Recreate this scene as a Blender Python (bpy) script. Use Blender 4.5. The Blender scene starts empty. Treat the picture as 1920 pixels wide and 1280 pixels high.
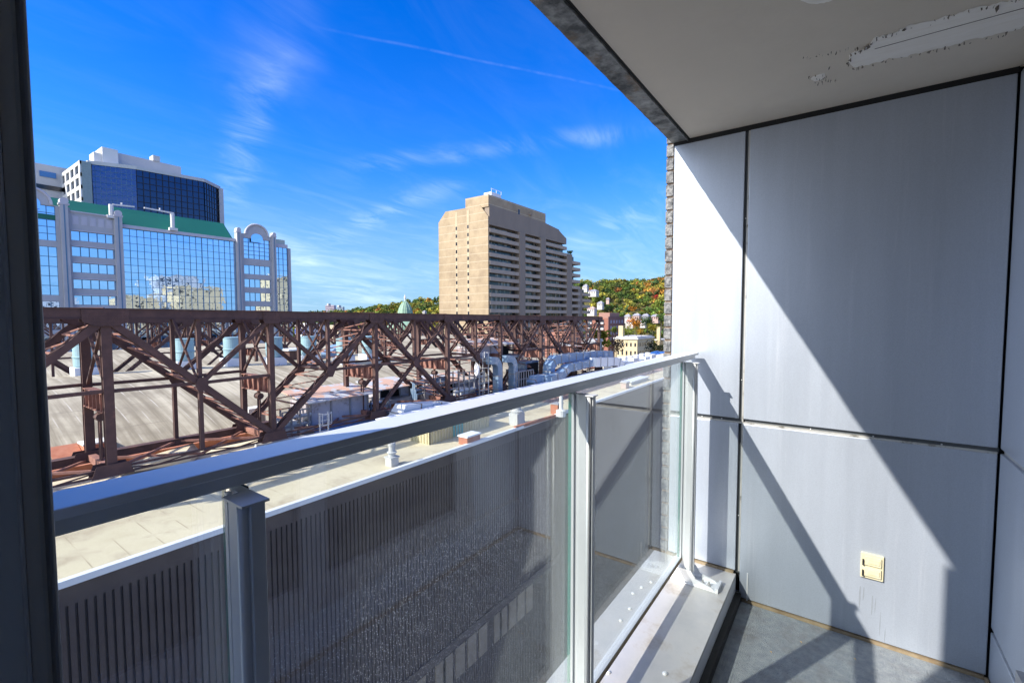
import bpy, math, random
import numpy as np
from mathutils import Vector, Matrix
random.seed(7); rng = np.random.default_rng(7)
C = bpy.context.scene
COL = C.collection
# ------------------------------------------------------------ camera
YAW, PITCH, ROLL, FPX = math.radians(35.730), math.radians(-3.005), math.radians(-0.097), 868.55
fw = Vector((math.cos(YAW)*math.cos(PITCH), math.sin(YAW)*math.cos(PITCH), math.sin(PITCH)))
rt = Vector((math.sin(YAW), -math.cos(YAW), 0)); up = rt.cross(fw)
c_, s_ = math.cos(ROLL), math.sin(ROLL)
rt, up = c_*rt + s_*up, -s_*rt + c_*up
cam = bpy.data.objects.new('camera', bpy.data.cameras.new('camera'))
COL.objects.link(cam)
cam.matrix_world = Matrix(((rt.x, up.x, -fw.x, 0), (rt.y, up.y, -fw.y, 0), (rt.z, up.z, -fw.z, 0), (0, 0, 0, 1)))
cam.data.sensor_width = 36; cam.data.lens = FPX*36/1920
cam.data.clip_start = 0.02; cam.data.clip_end = 6000
C.camera = cam
def ray(x, y): return (x-960)*rt + (640-y)*up + FPX*fw
def P(x, y, ax, v):                       # measured point of the photograph on a world plane
    d = ray(x, y); return d*(v/d['XYZ'.index(ax)])
def PD(x, y, depth): return ray(x, y)*(depth/FPX)
# ------------------------------------------------------------ light
SUNV = Vector((1, -0.478, -0.80)).normalized()      # travel direction of sunlight
sun_el = math.asin(-SUNV.z); src = -SUNV
sl = bpy.data.lights.new('sun', 'SUN'); sl.energy = 3.6; sl.angle = math.radians(0.53); sl.color = (1, 0.94, 0.84)
so = bpy.data.objects.new('sun', sl); COL.objects.link(so)
so.rotation_euler = SUNV.to_track_quat('-Z', 'Y').to_euler()
W = bpy.data.worlds.new('World'); C.world = W; W.use_nodes = True
wn, wl = W.node_tree.nodes, W.node_tree.links; wn.clear()
def N(nt, t, **k):
    n = nt.nodes.new(t)
    for a, b in k.items():
        if a == 'ins':
            for i, v in b.items():
                n.inputs[i].default_value = v
        else: setattr(n, a, b)
    return n
WT = W.node_tree
sky = N(WT, 'ShaderNodeTexSky', sky_type='NISHITA', sun_disc=False, sun_elevation=sun_el,
        sun_rotation=math.atan2(src.x, src.y), altitude=300, air_density=1.15, dust_density=0.2, ozone_density=3.0)
hsv = N(WT, 'ShaderNodeHueSaturation', ins={'Saturation': 1.45, 'Value': 1.0, 'Hue': 0.51})
wl.new(sky.outputs[0], hsv.inputs['Color'])
tc = N(WT, 'ShaderNodeTexCoord')
def vm(op, a, b=None):
    n = N(WT, 'ShaderNodeVectorMath', operation=op)
    for i, v in enumerate((a, b)):
        if v is None: continue
        if isinstance(v, (tuple, Vector)): n.inputs[i].default_value = tuple(v)
        else: wl.new(v, n.inputs[i])
    return n
def mt(op, a, b=None, c=None, clamp=False):
    n = N(WT, 'ShaderNodeMath', operation=op, use_clamp=clamp)
    for i, v in enumerate((a, b, c)):
        if v is None: continue
        if isinstance(v, (int, float)): n.inputs[i].default_value = v
        else: wl.new(v, n.inputs[i])
    return n.outputs[0]
DIR = tc.outputs['Generated']
sepd = N(WT, 'ShaderNodeSeparateXYZ'); wl.new(DIR, sepd.inputs[0])
zc = mt('ADD', mt('MAXIMUM', sepd.outputs[2], 0.0), 0.12)
flat = vm('DIVIDE', DIR, None); cmb = N(WT, 'ShaderNodeCombineXYZ')
for i in range(3): wl.new(zc, cmb.inputs[i])
wl.new(cmb.outputs[0], flat.inputs[1])
def wnoise(vec, scale, stretch, rot, detail=8, rough=.62, lo=.5, hi=.8, dist=0.6):
    mp = N(WT, 'ShaderNodeMapping'); mp.inputs['Rotation'].default_value = (0, 0, rot); mp.inputs['Scale'].default_value = stretch
    wl.new(vec, mp.inputs[0])
    no = N(WT, 'ShaderNodeTexNoise', ins={'Scale': scale, 'Detail': detail, 'Roughness': rough, 'Distortion': dist})
    wl.new(mp.outputs[0], no.inputs['Vector'])
    mr = N(WT, 'ShaderNodeMapRange', interpolation_type='SMOOTHSTEP', ins={'From Min': lo, 'From Max': hi}); wl.new(no.outputs[0], mr.inputs[0])
    return mr.outputs[0]
def streak(p0, p1, width, amp, noise, length=1.25):      # a band of cloud along a great circle of the sky
    a, b = ray(*p0).normalized(), ray(*p1).normalized()
    n = a.cross(b).normalized(); m = (a+b).normalized(); half = a.angle(b)/2*length
    wob = N(WT, 'ShaderNodeTexNoise', ins={'Scale': 5.0, 'Detail': 3.0}); wl.new(DIR, wob.inputs['Vector'])
    w = mt('MULTIPLY', mt('SUBTRACT', wob.outputs[0], .5), width*1.6)
    d = mt('ABSOLUTE', mt('ADD', vm('DOT_PRODUCT', DIR, n).outputs['Value'], w))
    f1 = N(WT, 'ShaderNodeMapRange', interpolation_type='SMOOTHSTEP', ins={'From Min': width, 'From Max': 0.0}); wl.new(d, f1.inputs[0])
    f2 = N(WT, 'ShaderNodeMapRange', interpolation_type='SMOOTHSTEP', ins={'From Min': math.cos(half), 'From Max': math.cos(half*.45)})
    wl.new(vm('DOT_PRODUCT', DIR, m).outputs['Value'], f2.inputs[0])
    return mt('MULTIPLY', mt('MULTIPLY', f1.outputs[0], f2.outputs[0]), mt('MULTIPLY', noise, amp))
fibre = wnoise(flat.outputs[0], 1.6, (1.0, 2.6, 1), -0.95, lo=.36, hi=.86, dist=1.2)
soft = wnoise(flat.outputs[0], 0.9, (1.0, 2.0, 1), 0.5, detail=6, lo=.40, hi=.85)
fine = wnoise(DIR, 26.0, (1, 1, 1), 0, detail=5, lo=.25, hi=.7)
low = N(WT, 'ShaderNodeMapRange', interpolation_type='SMOOTHSTEP', ins={'From Min': .34, 'From Max': .03}); wl.new(sepd.outputs[2], low.inputs[0])
cl = mt('MULTIPLY', fibre, mt('ADD', mt('MULTIPLY', low.outputs[0], .10), .012))
for s in (streak((560, -40), (435, 370), .10, .10, soft), streak((520, 60), (430, 380), .05, .13, fibre),
          streak((660, 320), (1230, 235), .028, .12, fibre), streak((900, 300), (1250, 200), .05, .02, soft),
          streak((560, 470), (860, 350), .03, .12, fibre), streak((420, 440), (760, 560), .07, .28, soft),
          streak((1060, 470), (1300, 340), .04, .12, fibre), streak((590, 50), (1190, 175), 0.0036, .03, fine, 1.1)):
    cl = mt('ADD', cl, s)
fill_veil = N(WT, 'ShaderNodeMapRange', interpolation_type='SMOOTHSTEP', ins={'From Min': .34, 'From Max': .80})      # bright thin cloud out of view to the left, added to lift the shade
wl.new(vm('DOT_PRODUCT', DIR, Vector((-.87, .25, .42)).normalized()).outputs['Value'], fill_veil.inputs[0])
cl = mt('ADD', cl, mt('MULTIPLY', fill_veil.outputs[0], mt('ADD', mt('MULTIPLY', soft, .3), .75)))
cl = mt('MINIMUM', cl, 1.0)
low2 = N(WT, 'ShaderNodeMapRange', interpolation_type='SMOOTHSTEP', ins={'From Min': .30, 'From Max': .0, 'To Max': .8}); wl.new(sepd.outputs[2], low2.inputs[0])
air = N(WT, 'ShaderNodeMix', data_type='RGBA', ins={7: (1.20, 2.15, 3.3, 1)}); wl.new(low2.outputs[0], air.inputs[0])
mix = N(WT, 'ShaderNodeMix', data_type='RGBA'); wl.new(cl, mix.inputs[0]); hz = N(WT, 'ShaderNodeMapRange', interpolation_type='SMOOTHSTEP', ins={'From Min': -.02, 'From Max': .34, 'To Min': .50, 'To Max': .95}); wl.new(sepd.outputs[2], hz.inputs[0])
dim = N(WT, 'ShaderNodeMix', data_type='RGBA', blend_type='MULTIPLY', ins={0: 1.0}); wl.new(hsv.outputs[0], dim.inputs[6]); wl.new(hz.outputs[0], dim.inputs[7])
tint = N(WT, 'ShaderNodeMix', data_type='RGBA', blend_type='MULTIPLY', ins={0: 1.0, 7: (.40, .64, .93, 1)}); wl.new(dim.outputs[2], tint.inputs[6])
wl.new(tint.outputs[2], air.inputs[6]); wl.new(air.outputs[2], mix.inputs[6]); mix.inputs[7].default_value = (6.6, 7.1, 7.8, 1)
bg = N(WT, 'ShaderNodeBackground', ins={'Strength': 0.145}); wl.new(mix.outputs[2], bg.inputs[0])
wo = N(WT, 'ShaderNodeOutputWorld'); wl.new(bg.outputs[0], wo.inputs[0])
C.view_settings.view_transform = 'Standard'; C.view_settings.look = 'None'
C.view_settings.exposure = 1.12; C.view_settings.gamma = 1
C.cycles.max_bounces = 8; C.cycles.transparent_max_bounces = 24; C.cycles.glossy_bounces = 5; C.cycles.diffuse_bounces = 4
# ------------------------------------------------------------ materials
def lin(r, g, b):
    f = lambda v: (v/255/12.92) if v/255 <= .04045 else ((v/255+.055)/1.055)**2.4
    return (f(r), f(g), f(b))
def mat(name, col, col2=None, rough=.6, metal=0., var=.14, scale=3., stretch=(1, 1, 1), detail=6, bump=0., bscale=None, coord='obj',
        lo=.3, hi=.7, spec=.5, grime=None, gscale=1.2, glo=.55, ghi=.72, rvar=.0):
    m = bpy.data.materials.new(name); m.use_nodes = True; nt = m.node_tree; L = nt.links
    b = nt.nodes['Principled BSDF']; b.inputs['Roughness'].default_value = rough; b.inputs['Metallic'].default_value = metal
    b.inputs['Specular IOR Level'].default_value = spec
    if coord == 'obj': t = N(nt, 'ShaderNodeTexCoord').outputs['Object']
    else: t = N(nt, 'ShaderNodeNewGeometry').outputs['Position']
    mp = N(nt, 'ShaderNodeMapping'); mp.inputs['Scale'].default_value = stretch; L.new(t, mp.inputs[0])
    no = N(nt, 'ShaderNodeTexNoise', ins={'Scale': scale, 'Detail': detail, 'Roughness': .65}); L.new(mp.outputs[0], no.inputs['Vector'])
    mr = N(nt, 'ShaderNodeMapRange', ins={'From Min': lo, 'From Max': hi}); L.new(no.outputs[0], mr.inputs[0])
    mx = N(nt, 'ShaderNodeMix', data_type='RGBA'); L.new(mr.outputs[0], mx.inputs[0])
    if col2 is None:
        a = tuple(c*(1-var) for c in col); d = tuple(min(1, c*(1+var)) for c in col)
    else: a, d = col, col2
    mx.inputs[6].default_value = (*a, 1); mx.inputs[7].default_value = (*d, 1)
    out = mx.outputs[2]
    if grime is not None:
        g = N(nt, 'ShaderNodeTexNoise', ins={'Scale': gscale, 'Detail': 9., 'Roughness': .7}); L.new(t, g.inputs['Vector'])
        gr = N(nt, 'ShaderNodeMapRange', ins={'From Min': glo, 'From Max': ghi}); L.new(g.outputs[0], gr.inputs[0])
        m2 = N(nt, 'ShaderNodeMix', data_type='RGBA'); L.new(gr.outputs[0], m2.inputs[0]); L.new(out, m2.inputs[6]); m2.inputs[7].default_value = (*grime, 1)
        out = m2.outputs[2]
    L.new(out, b.inputs['Base Color'])
    if rvar:
        rr = N(nt, 'ShaderNodeMapRange', ins={'From Min': .3, 'From Max': .7, 'To Min': max(0, rough-rvar), 'To Max': rough+rvar})
        L.new(no.outputs[0], rr.inputs[0]); L.new(rr.outputs[0], b.inputs['Roughness'])
    if bump:
        n2 = N(nt, 'ShaderNodeTexNoise', ins={'Scale': bscale or scale*4, 'Detail': 5.}); L.new(mp.outputs[0], n2.inputs['Vector'])
        bp = N(nt, 'ShaderNodeBump', ins={'Strength': bump, 'Distance': .02}); L.new(n2.outputs[0], bp.inputs['Height']); L.new(bp.outputs[0], b.inputs['Normal'])
    return m
def ramp_mult(m, fac_socket, col):     # overlay a colour by a mask on an existing material
    nt = m.node_tree; b = nt.nodes['Principled BSDF']; L = nt.links
    old = b.inputs['Base Color'].links[0].from_socket
    mx = N(nt, 'ShaderNodeMix', data_type='RGBA'); L.new(fac_socket, mx.inputs[0]); L.new(old, mx.inputs[6]); mx.inputs[7].default_value = (*col, 1)
    L.new(mx.outputs[2], b.inputs['Base Color'])
def lines(m, axis, period, width, col, coord='Position', soft=.0, jitter=0, phase=0.):   # thin lines at a fixed period along one world axis
    nt = m.node_tree; L = nt.links
    g = N(nt, 'ShaderNodeNewGeometry').outputs['Position']
    sp = N(nt, 'ShaderNodeSeparateXYZ'); L.new(g, sp.inputs[0])
    a = N(nt, 'ShaderNodeMath', operation='ADD', ins={1: phase}); L.new(sp.outputs[axis], a.inputs[0])
    md = N(nt, 'ShaderNodeMath', operation='PINGPONG', ins={1: period/2}); L.new(a.outputs[0], md.inputs[0])
    lt = N(nt, 'ShaderNodeMapRange', ins={'From Min': width/2+soft, 'From Max': width/2-soft if soft else width/2-1e-4}); L.new(md.outputs[0], lt.inputs[0])
    out = lt.outputs[0]
    if jitter:
        no = N(nt, 'ShaderNodeTexNoise', ins={'Scale': jitter, 'Detail': 4.}); L.new(g, no.inputs['Vector'])
        q = N(nt, 'ShaderNodeMapRange', ins={'From Min': .42, 'From Max': .6}); L.new(no.outputs[0], q.inputs[0])
        mm = N(nt, 'ShaderNodeMath', operation='MULTIPLY'); L.new(out, mm.inputs[0]); L.new(q.outputs[0], mm.inputs[1]); out = mm.outputs[0]
    ramp_mult(m, out, col); return m
M = {}
PANEL = mat('aluminium_panel', (.46, .51, .59), rough=.40, metal=.42, var=.045, scale=1.6, stretch=(6, 6, .35), bump=.03, bscale=60, coord='w', rvar=.05)
def panel_finish(m):
    nt = m.node_tree; L = nt.links; g = N(nt, 'ShaderNodeNewGeometry').outputs['Position']
    mp = N(nt, 'ShaderNodeMapping'); mp.inputs['Scale'].default_value = (14, 14, .5); L.new(g, mp.inputs[0])
    no = N(nt, 'ShaderNodeTexNoise', ins={'Scale': 2.4, 'Detail': 7., 'Roughness': .7}); L.new(mp.outputs[0], no.inputs['Vector'])
    q = N(nt, 'ShaderNodeMapRange', ins={'From Min': .56, 'From Max': .8, 'To Max': .75}); L.new(no.outputs[0], q.inputs[0])
    ramp_mult(m, q.outputs[0], (.58, .62, .69))
    n3 = N(nt, 'ShaderNodeTexNoise', ins={'Scale': 210., 'Detail': 2.}); L.new(g, n3.inputs['Vector'])
    q3 = N(nt, 'ShaderNodeMapRange', ins={'From Min': .35, 'From Max': .75, 'To Max': .30}); L.new(n3.outputs[0], q3.inputs[0])
    ramp_mult(m, q3.outputs[0], (.30, .33, .40))
    n2 = N(nt, 'ShaderNodeTexNoise', ins={'Scale': 9., 'Detail': 9., 'Roughness': .75}); L.new(g, n2.inputs['Vector'])
    q2 = N(nt, 'ShaderNodeMapRange', ins={'From Min': .70, 'From Max': .80, 'To Max': .6}); L.new(n2.outputs[0], q2.inputs[0])
    ramp_mult(m, q2.outputs[0], (.68, .70, .74))
panel_finish(PANEL)
_nt = PANEL.node_tree; _b = _nt.nodes['Principled BSDF']; _old = _b.inputs['Normal'].links[0].from_node
_g = N(_nt, 'ShaderNodeNewGeometry').outputs['Position']; _n = N(_nt, 'ShaderNodeTexNoise', ins={'Scale': 1.7, 'Detail': 1.5}); _nt.links.new(_g, _n.inputs['Vector'])
_w = N(_nt, 'ShaderNodeBump', ins={'Strength': .5, 'Distance': .012}); _nt.links.new(_n.outputs[0], _w.inputs['Height']); _nt.links.new(_old.outputs[0], _w.inputs['Normal']); _nt.links.new(_w.outputs[0], _b.inputs['Normal'])
ALU = mat('anodised_aluminium', (.72, .74, .76), rough=.38, metal=.25, var=.07, scale=2., stretch=(1, 1, 1), coord='w', bump=.02, bscale=90, grime=(.30, .30, .30), gscale=9, glo=.66, ghi=.8)
CURB = mat('curb_flashing', (.46, .46, .46), (.60, .58, .55), rough=.5, metal=.3, scale=5, coord='w', bump=.04, bscale=50, grime=(.33, .28, .22), gscale=5, glo=.52, ghi=.74)
SEAL = mat('brown_sealant', (.20, .145, .085), (.36, .29, .19), rough=.8, scale=16, coord='w')
DARK = mat('dark_gasket', (.012, .013, .015), rough=.7)
JOINT = mat('panel_joint_grey', (.085, .095, .105), rough=.6)  # even dark grey of the recessed panel joints
REVEAL = mat('joint_channel', (.40, .41, .41), (.50, .49, .46), rough=.45, metal=.2, scale=9, coord='w', grime=(.2, .19, .17), gscale=14, glo=.56, ghi=.66)
CEIL = mat('ceiling_paint', (.74, .68, .58), rough=.85, var=.05, scale=1.3, coord='w', bump=.05, bscale=80, grime=(.66, .60, .51), gscale=2.5, glo=.5, ghi=.9)
BARE = mat('bare_board', (.92, .89, .82), (1.0, .98, .93), rough=.9, scale=14, stretch=(5, .6, 1), coord='w')
FLAKE = mat('shaded_flake_and_joint', (.10, .085, .07), (.30, .27, .23), rough=.9, scale=20, coord='w')  # shadow of the curled flakes put into their dark colour; board joint shares it
GALV = mat('galvanised_steel', (.09, .10, .105), (.46, .48, .48), rough=.6, metal=.2, scale=13, coord='w', lo=.36, hi=.66, detail=10, bump=.25, bscale=26, grime=(.22, .15, .09), gscale=8, glo=.55, ghi=.7)
FLOOR = mat('coated_balcony_floor', (.23, .265, .30), (.37, .40, .43), rough=.75, scale=30, coord='w', bump=.9, bscale=170, grime=(.20, .20, .20), gscale=5, glo=.50, ghi=.72)
IVORY = mat('ivory_plastic', (.56, .51, .31), (.64, .60, .44), rough=.45, scale=14)
DKGLASS = mat('dark_window_glass', (.012, .016, .018), rough=.06, spec=.8, var=.3)
FRAME = mat('dark_window_frame', (.34, .35, .37), rough=.4, metal=.3)
BRICK = mat('grey_brick', (.085, .09, .10), (.30, .30, .30), rough=.9, scale=44, coord='w', lo=.38, hi=.62, detail=8, bump=.6, bscale=60)
MORTAR = mat('mortar', (.42, .27, .17), (.52, .42, .33), rough=.95, scale=30, coord='w')
JAMB = mat('jamb_grey', (.88, .92, .95), rough=.5, metal=.0, var=.08, scale=2, stretch=(1, 1, .3), coord='w')
JSEAL = mat('jamb_weather_strip', (.90, .86, .78), (1, 1, .96), rough=.8, scale=6, stretch=(5, 5, 1), coord='w')
EDGE = mat('glass_edge_green', (.0, .16, .13), rough=.2, var=.1)
def glass_mat(name, tint=(.93, .96, .95), ior=2.05, dirt=.8, dscale=260):
    m = bpy.data.materials.new(name); m.use_nodes = True; nt = m.node_tree; nt.nodes.clear(); L = nt.links
    tr = N(nt, 'ShaderNodeBsdfTransparent', ins={'Color': (*tint, 1)}); gl = N(nt, 'ShaderNodeBsdfGlossy', ins={'Roughness': 0.0, 'Color': (1, 1, 1, 1)})
    fr = N(nt, 'ShaderNodeFresnel'); mx = N(nt, 'ShaderNodeMixShader')
    bf = N(nt, 'ShaderNodeMix', data_type='FLOAT', ins={2: ior, 3: 1/ior}); L.new(N(nt, 'ShaderNodeNewGeometry').outputs['Backfacing'], bf.inputs[0]); L.new(bf.outputs[0], fr.inputs['IOR'])
    L.new(fr.outputs[0], mx.inputs[0]); L.new(tr.outputs[0], mx.inputs[1]); L.new(gl.outputs[0], mx.inputs[2])
    g = N(nt, 'ShaderNodeNewGeometry').outputs['Position']
    vo = N(nt, 'ShaderNodeTexVoronoi', ins={'Scale': dscale/1.1}); L.new(g, vo.inputs['Vector'])
    no = N(nt, 'ShaderNodeTexNoise', ins={'Scale': 3.0, 'Detail': 6.}); L.new(g, no.inputs['Vector'])
    q = N(nt, 'ShaderNodeMapRange', ins={'From Min': .30, 'From Max': .05}); L.new(vo.outputs['Distance'], q.inputs[0])
    rc = N(nt, 'ShaderNodeSeparateColor'); L.new(vo.outputs['Color'], rc.inputs[0])
    pick = N(nt, 'ShaderNodeMath', operation='GREATER_THAN', ins={1: .35}); L.new(rc.outputs[0], pick.inputs[0])
    a = N(nt, 'ShaderNodeMath', operation='MULTIPLY'); L.new(q.outputs[0], a.inputs[0]); L.new(pick.outputs[0], a.inputs[1])
    zs = N(nt, 'ShaderNodeSeparateXYZ'); L.new(g, zs.inputs[0]); zm_ = N(nt, 'ShaderNodeMapRange', interpolation_type='SMOOTHSTEP', ins={'From Min': -.34, 'From Max': -.52}); L.new(zs.outputs[2], zm_.inputs[0])
    a2 = N(nt, 'ShaderNodeMath', operation='MULTIPLY'); L.new(a.outputs[0], a2.inputs[0]); L.new(zm_.outputs[0], a2.inputs[1]); a = a2
    r2 = N(nt, 'ShaderNodeMapRange', ins={'From Min': .3, 'From Max': .7, 'To Min': dirt*.7, 'To Max': dirt*1.2}); L.new(no.outputs[0], r2.inputs[0])
    b = N(nt, 'ShaderNodeMath', operation='MULTIPLY'); L.new(a.outputs[0], b.inputs[0]); L.new(r2.outputs[0], b.inputs[1])
    c = N(nt, 'ShaderNodeMath', operation='ADD', ins={1: .012}); L.new(b.outputs[0], c.inputs[0])
    df = N(nt, 'ShaderNodeBsdfDiffuse', ins={'Color': (.75, .78, .82, 1)}); tl = N(nt, 'ShaderNodeBsdfTranslucent', ins={'Color': (.7, .72, .75, 1)})
    m1 = N(nt, 'ShaderNodeMixShader', ins={0: .6}); L.new(df.outputs[0], m1.inputs[1]); L.new(tl.outputs[0], m1.inputs[2])
    m2 = N(nt, 'ShaderNodeMixShader'); L.new(c.outputs[0], m2.inputs[0]); L.new(mx.outputs[0], m2.inputs[1]); L.new(m1.outputs[0], m2.inputs[2])
    o = N(nt, 'ShaderNodeOutputMaterial'); L.new(m2.outputs[0], o.inputs[0]); return m
GLASS = glass_mat('railing_glass')
RUST = mat('rusty_painted_steel', (.056, .028, .025), (.110, .056, .046), rough=.75, scale=1.4, coord='w', detail=10, bump=.25, bscale=14, grime=(.20, .09, .06), gscale=1.1, glo=.60, ghi=.75)
RUST2 = mat('orange_rusty_steel', (.19, .085, .065), (.33, .165, .125), rough=.8, scale=2.2, coord='w', detail=10, bump=.2)
def mirror_mat(name, tint, rough=.03, wob=.35, metal=1., wscale=.25):
    m = bpy.data.materials.new(name); m.use_nodes = True; nt = m.node_tree; L = nt.links
    b = nt.nodes['Principled BSDF']; b.inputs['Base Color'].default_value = (*tint, 1); b.inputs['Metallic'].default_value = metal; b.inputs['Roughness'].default_value = rough
    g = N(nt, 'ShaderNodeNewGeometry').outputs['Position']
    no = N(nt, 'ShaderNodeTexNoise', ins={'Scale': wscale, 'Detail': 3.}); L.new(g, no.inputs['Vector'])
    bp = N(nt, 'ShaderNodeBump', ins={'Strength': wob, 'Distance': .12}); L.new(no.outputs[0], bp.inputs['Height']); L.new(bp.outputs[0], b.inputs['Normal'])
    return m
MIRROR = mirror_mat('sky_reflecting_glass', (.50, .68, .93), .02, .15)
MIRROR2 = mirror_mat('dark_blue_curtain_glass', (.07, .08, .12), .05, .25)
MIRROR3 = mirror_mat('violet_curtain_glass', (.17, .16, .25), .12, .4, wscale=.8)
MULL = mat('blue_grey_mullion', (.09, .20, .31), rough=.5)
MULLD = mat('dark_mullion', (.010, .014, .03), rough=.5)
STONE = mat('lilac_grey_stone', (.43, .435, .45), rough=.8, var=.07, scale=.35, coord='w', grime=(.37, .375, .39), gscale=.2)
STONE2 = mat('lilac_grey_trim', (.50, .495, .54), rough=.8, var=.05, scale=.6, coord='w')
GREENM = mat('green_metal_roof', (.010, .145, .095), rough=.55, var=.06, scale=.15, coord='w', bump=.05)
WHITE = mat('white_precast', (.66, .655, .64), rough=.8, var=.05, scale=.3, coord='w')
PALEG = mat('pale_grey_concrete', (.50, .50, .50), rough=.85, var=.06, scale=.3, coord='w')
DARKWIN = mat('dark_opening', (.015, .02, .03), rough=.15, var=.4, scale=.6, coord='w')
CONC = mat('tan_concrete', (.31, .235, .145), (.41, .32, .21), rough=.9, scale=.22, stretch=(1, 1, .35), coord='w', detail=9, grime=(.23, .17, .11), gscale=.16, glo=.45, ghi=.75)
lines(CONC, 2, 2.9, .16, (.47, .40, .29)); lines(CONC, 1, .62, .10, (.31, .245, .165), jitter=.6)
CONC2 = mat('balcony_concrete', (.38, .31, .24), rough=.9, var=.1, scale=.3, coord='w')
CONCP = mat('pier_concrete', (.25, .20, .155), rough=.9, var=.08, scale=.25, stretch=(1, 1, .3), coord='w')
def window_mix(name, cols, sx, sz, dark=(.02, .03, .04)):     # glazed recess with curtains and panes, cell by cell
    m = bpy.data.materials.new(name); m.use_nodes = True; nt = m.node_tree; L = nt.links
    b = nt.nodes['Principled BSDF']; b.inputs['Roughness'].default_value = .18
    g = N(nt, 'ShaderNodeNewGeometry').outputs['Position']; mp = N(nt, 'ShaderNodeMapping'); mp.inputs['Scale'].default_value = (1/sx, 1/sx, 1/sz); L.new(g, mp.inputs[0])
    fl = N(nt, 'ShaderNodeVectorMath', operation='FLOOR'); L.new(mp.outputs[0], fl.inputs[0])
    wn_ = N(nt, 'ShaderNodeTexWhiteNoise', noise_dimensions='3D'); L.new(fl.outputs[0], wn_.inputs['Vector'])
    cr = N(nt, 'ShaderNodeValToRGB'); cr.color_ramp.interpolation = 'CONSTANT'; e = cr.color_ramp.elements
    e[0].position = 0; e[0].color = (*dark, 1); e[1].position = .38; e[1].color = (*cols[0], 1)
    for i, c in enumerate(cols[1:]):
        q = e.new(.38+.6*(i+1)/len(cols)); q.color = (*c, 1)
    L.new(wn_.outputs['Value'], cr.inputs[0]); L.new(cr.outputs[0], b.inputs['Base Color'])
    return m
WINMIX = window_mix('apartment_glazing', [(.05, .09, .11), (.02, .03, .035), (.30, .30, .29), (.10, .13, .12), (.19, .16, .12)], .9, 3.0)
MEMB = mat('tan_roof_membrane', (.25, .215, .15), (.50, .45, .335), rough=.9, scale=.75, stretch=(2.6, .10, .10), coord='w', lo=.38, hi=.62, detail=9, bump=.1, grime=(.20, .17, .12), gscale=.14, glo=.45, ghi=.7)
lines(MEMB, 0, 1.05, .06, (.52, .48, .40), jitter=.5); lines(MEMB, 1, 3.3, .05, (.21, .18, .14), jitter=.4)
ROOFC = mat('cream_roof_membrane', (.60, .52, .36), (.72, .635, .46), rough=.9, scale=.7, coord='w', detail=8, grime=(.48, .40, .28), gscale=.35, glo=.48, ghi=.62)
lines(ROOFC, 0, 1.0, .035, (.40, .33, .22), jitter=.8)
WHITEP = mat('white_parapet_metal', (.84, .85, .87), rough=.4, var=.03, scale=1, coord='w')
BROWNCLAD = mat('brown_ribbed_cladding', (.056, .040, .038), (.082, .060, .056), rough=.6, scale=1.5, coord='w')
GROOVE = mat('dark_groove', (.006, .006, .008), rough=.9)
TANPANE = mat('tan_street_window', (.22, .17, .12), (.30, .24, .17), rough=.4, scale=2, coord='w')
TEAL = mat('pale_teal_metal', (.27, .42, .46), rough=.5, metal=.15, var=.06, scale=1.5, coord='w', grime=(.25, .33, .36), gscale=1)
BLUEG = mat('blue_grey_metal', (.17, .26, .38), rough=.45, metal=.25, var=.1, scale=1.2, coord='w', grime=(.34, .40, .47), gscale=1.4, glo=.5, ghi=.62)
BLUES = mat('blue_duct_metal', (.17, .27, .42), rough=.42, metal=.2, var=.14, scale=1.0, coord='w', grime=(.40, .48, .58), gscale=1.1, glo=.56, ghi=.62)
WHITED = mat('white_duct_metal', (.68, .72, .76), rough=.45, metal=.1, var=.06, scale=1, coord='w', grime=(.30, .42, .58), gscale=.9, glo=.58, ghi=.64)
BLUET = mat('bright_blue_roofing', (.02, .09, .33), (.06, .19, .47), rough=.5, scale=3, coord='w', bump=.5)
REDC = mat('red_brick_curb', (.38, .13, .07), (.47, .20, .12), rough=.9, scale=3, coord='w')
CREAM = mat('cream_corrugated_metal', (.60, .53, .34), rough=.6, var=.06, scale=1, coord='w')
SHEDP = mat('lilac_shed_panel', (.42, .39, .42), rough=.7, var=.12, scale=1.2, coord='w', grime=(.22, .18, .17), gscale=1.8, glo=.56, ghi=.68)
SHEDR = mat('patched_shed_roof', (.46, .48, .52), (.56, .36, .27), rough=.7, scale=.8, coord='w', lo=.47, hi=.53, detail=3, bump=.3, grime=(.10, .09, .09), gscale=.7, glo=.58, ghi=.62)
GREYM = mat('weathered_grey_steel', (.26, .255, .26), rough=.6, metal=.2, var=.2, scale=2, coord='w', grime=(.25, .13, .08), gscale=1.2, glo=.58, ghi=.68)
SCREEN = mat('grey_screen_wall', (.28, .30, .33), rough=.7, var=.12, scale=1, coord='w'); lines(SCREEN, 0, .6, .06, (.12, .13, .16))
YELLOWB = mat('cream_stucco', (.52, .43, .27), rough=.9, var=.06, scale=.2, coord='w')
REDB = mat('red_brick_far', (.25, .105, .075), rough=.9, var=.12, scale=.5, coord='w')
REDD = mat('shaded_brick_far', (.15, .08, .075), rough=.9, var=.15, scale=.3, coord='w')  # darker copy of the red brick, shade of the side wall put into colour
ROOFG = mat('grey_roof', (.36, .355, .38), rough=.85, var=.1, scale=.4, coord='w')
COPPER = mat('verdigris_copper', (.17, .29, .21), (.25, .37, .27), rough=.7, scale=.3, coord='w', bump=.1)
HILLM = mat('wooded_hillside', (.045, .055, .018), (.13, .10, .025), rough=1, scale=.03, coord='w')
GROUND = mat('city_ground', (.20, .20, .18), (.34, .32, .28), rough=1, scale=.03, coord='w', detail=10)
BARK = mat('bark', (.07, .055, .04), rough=1)
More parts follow.
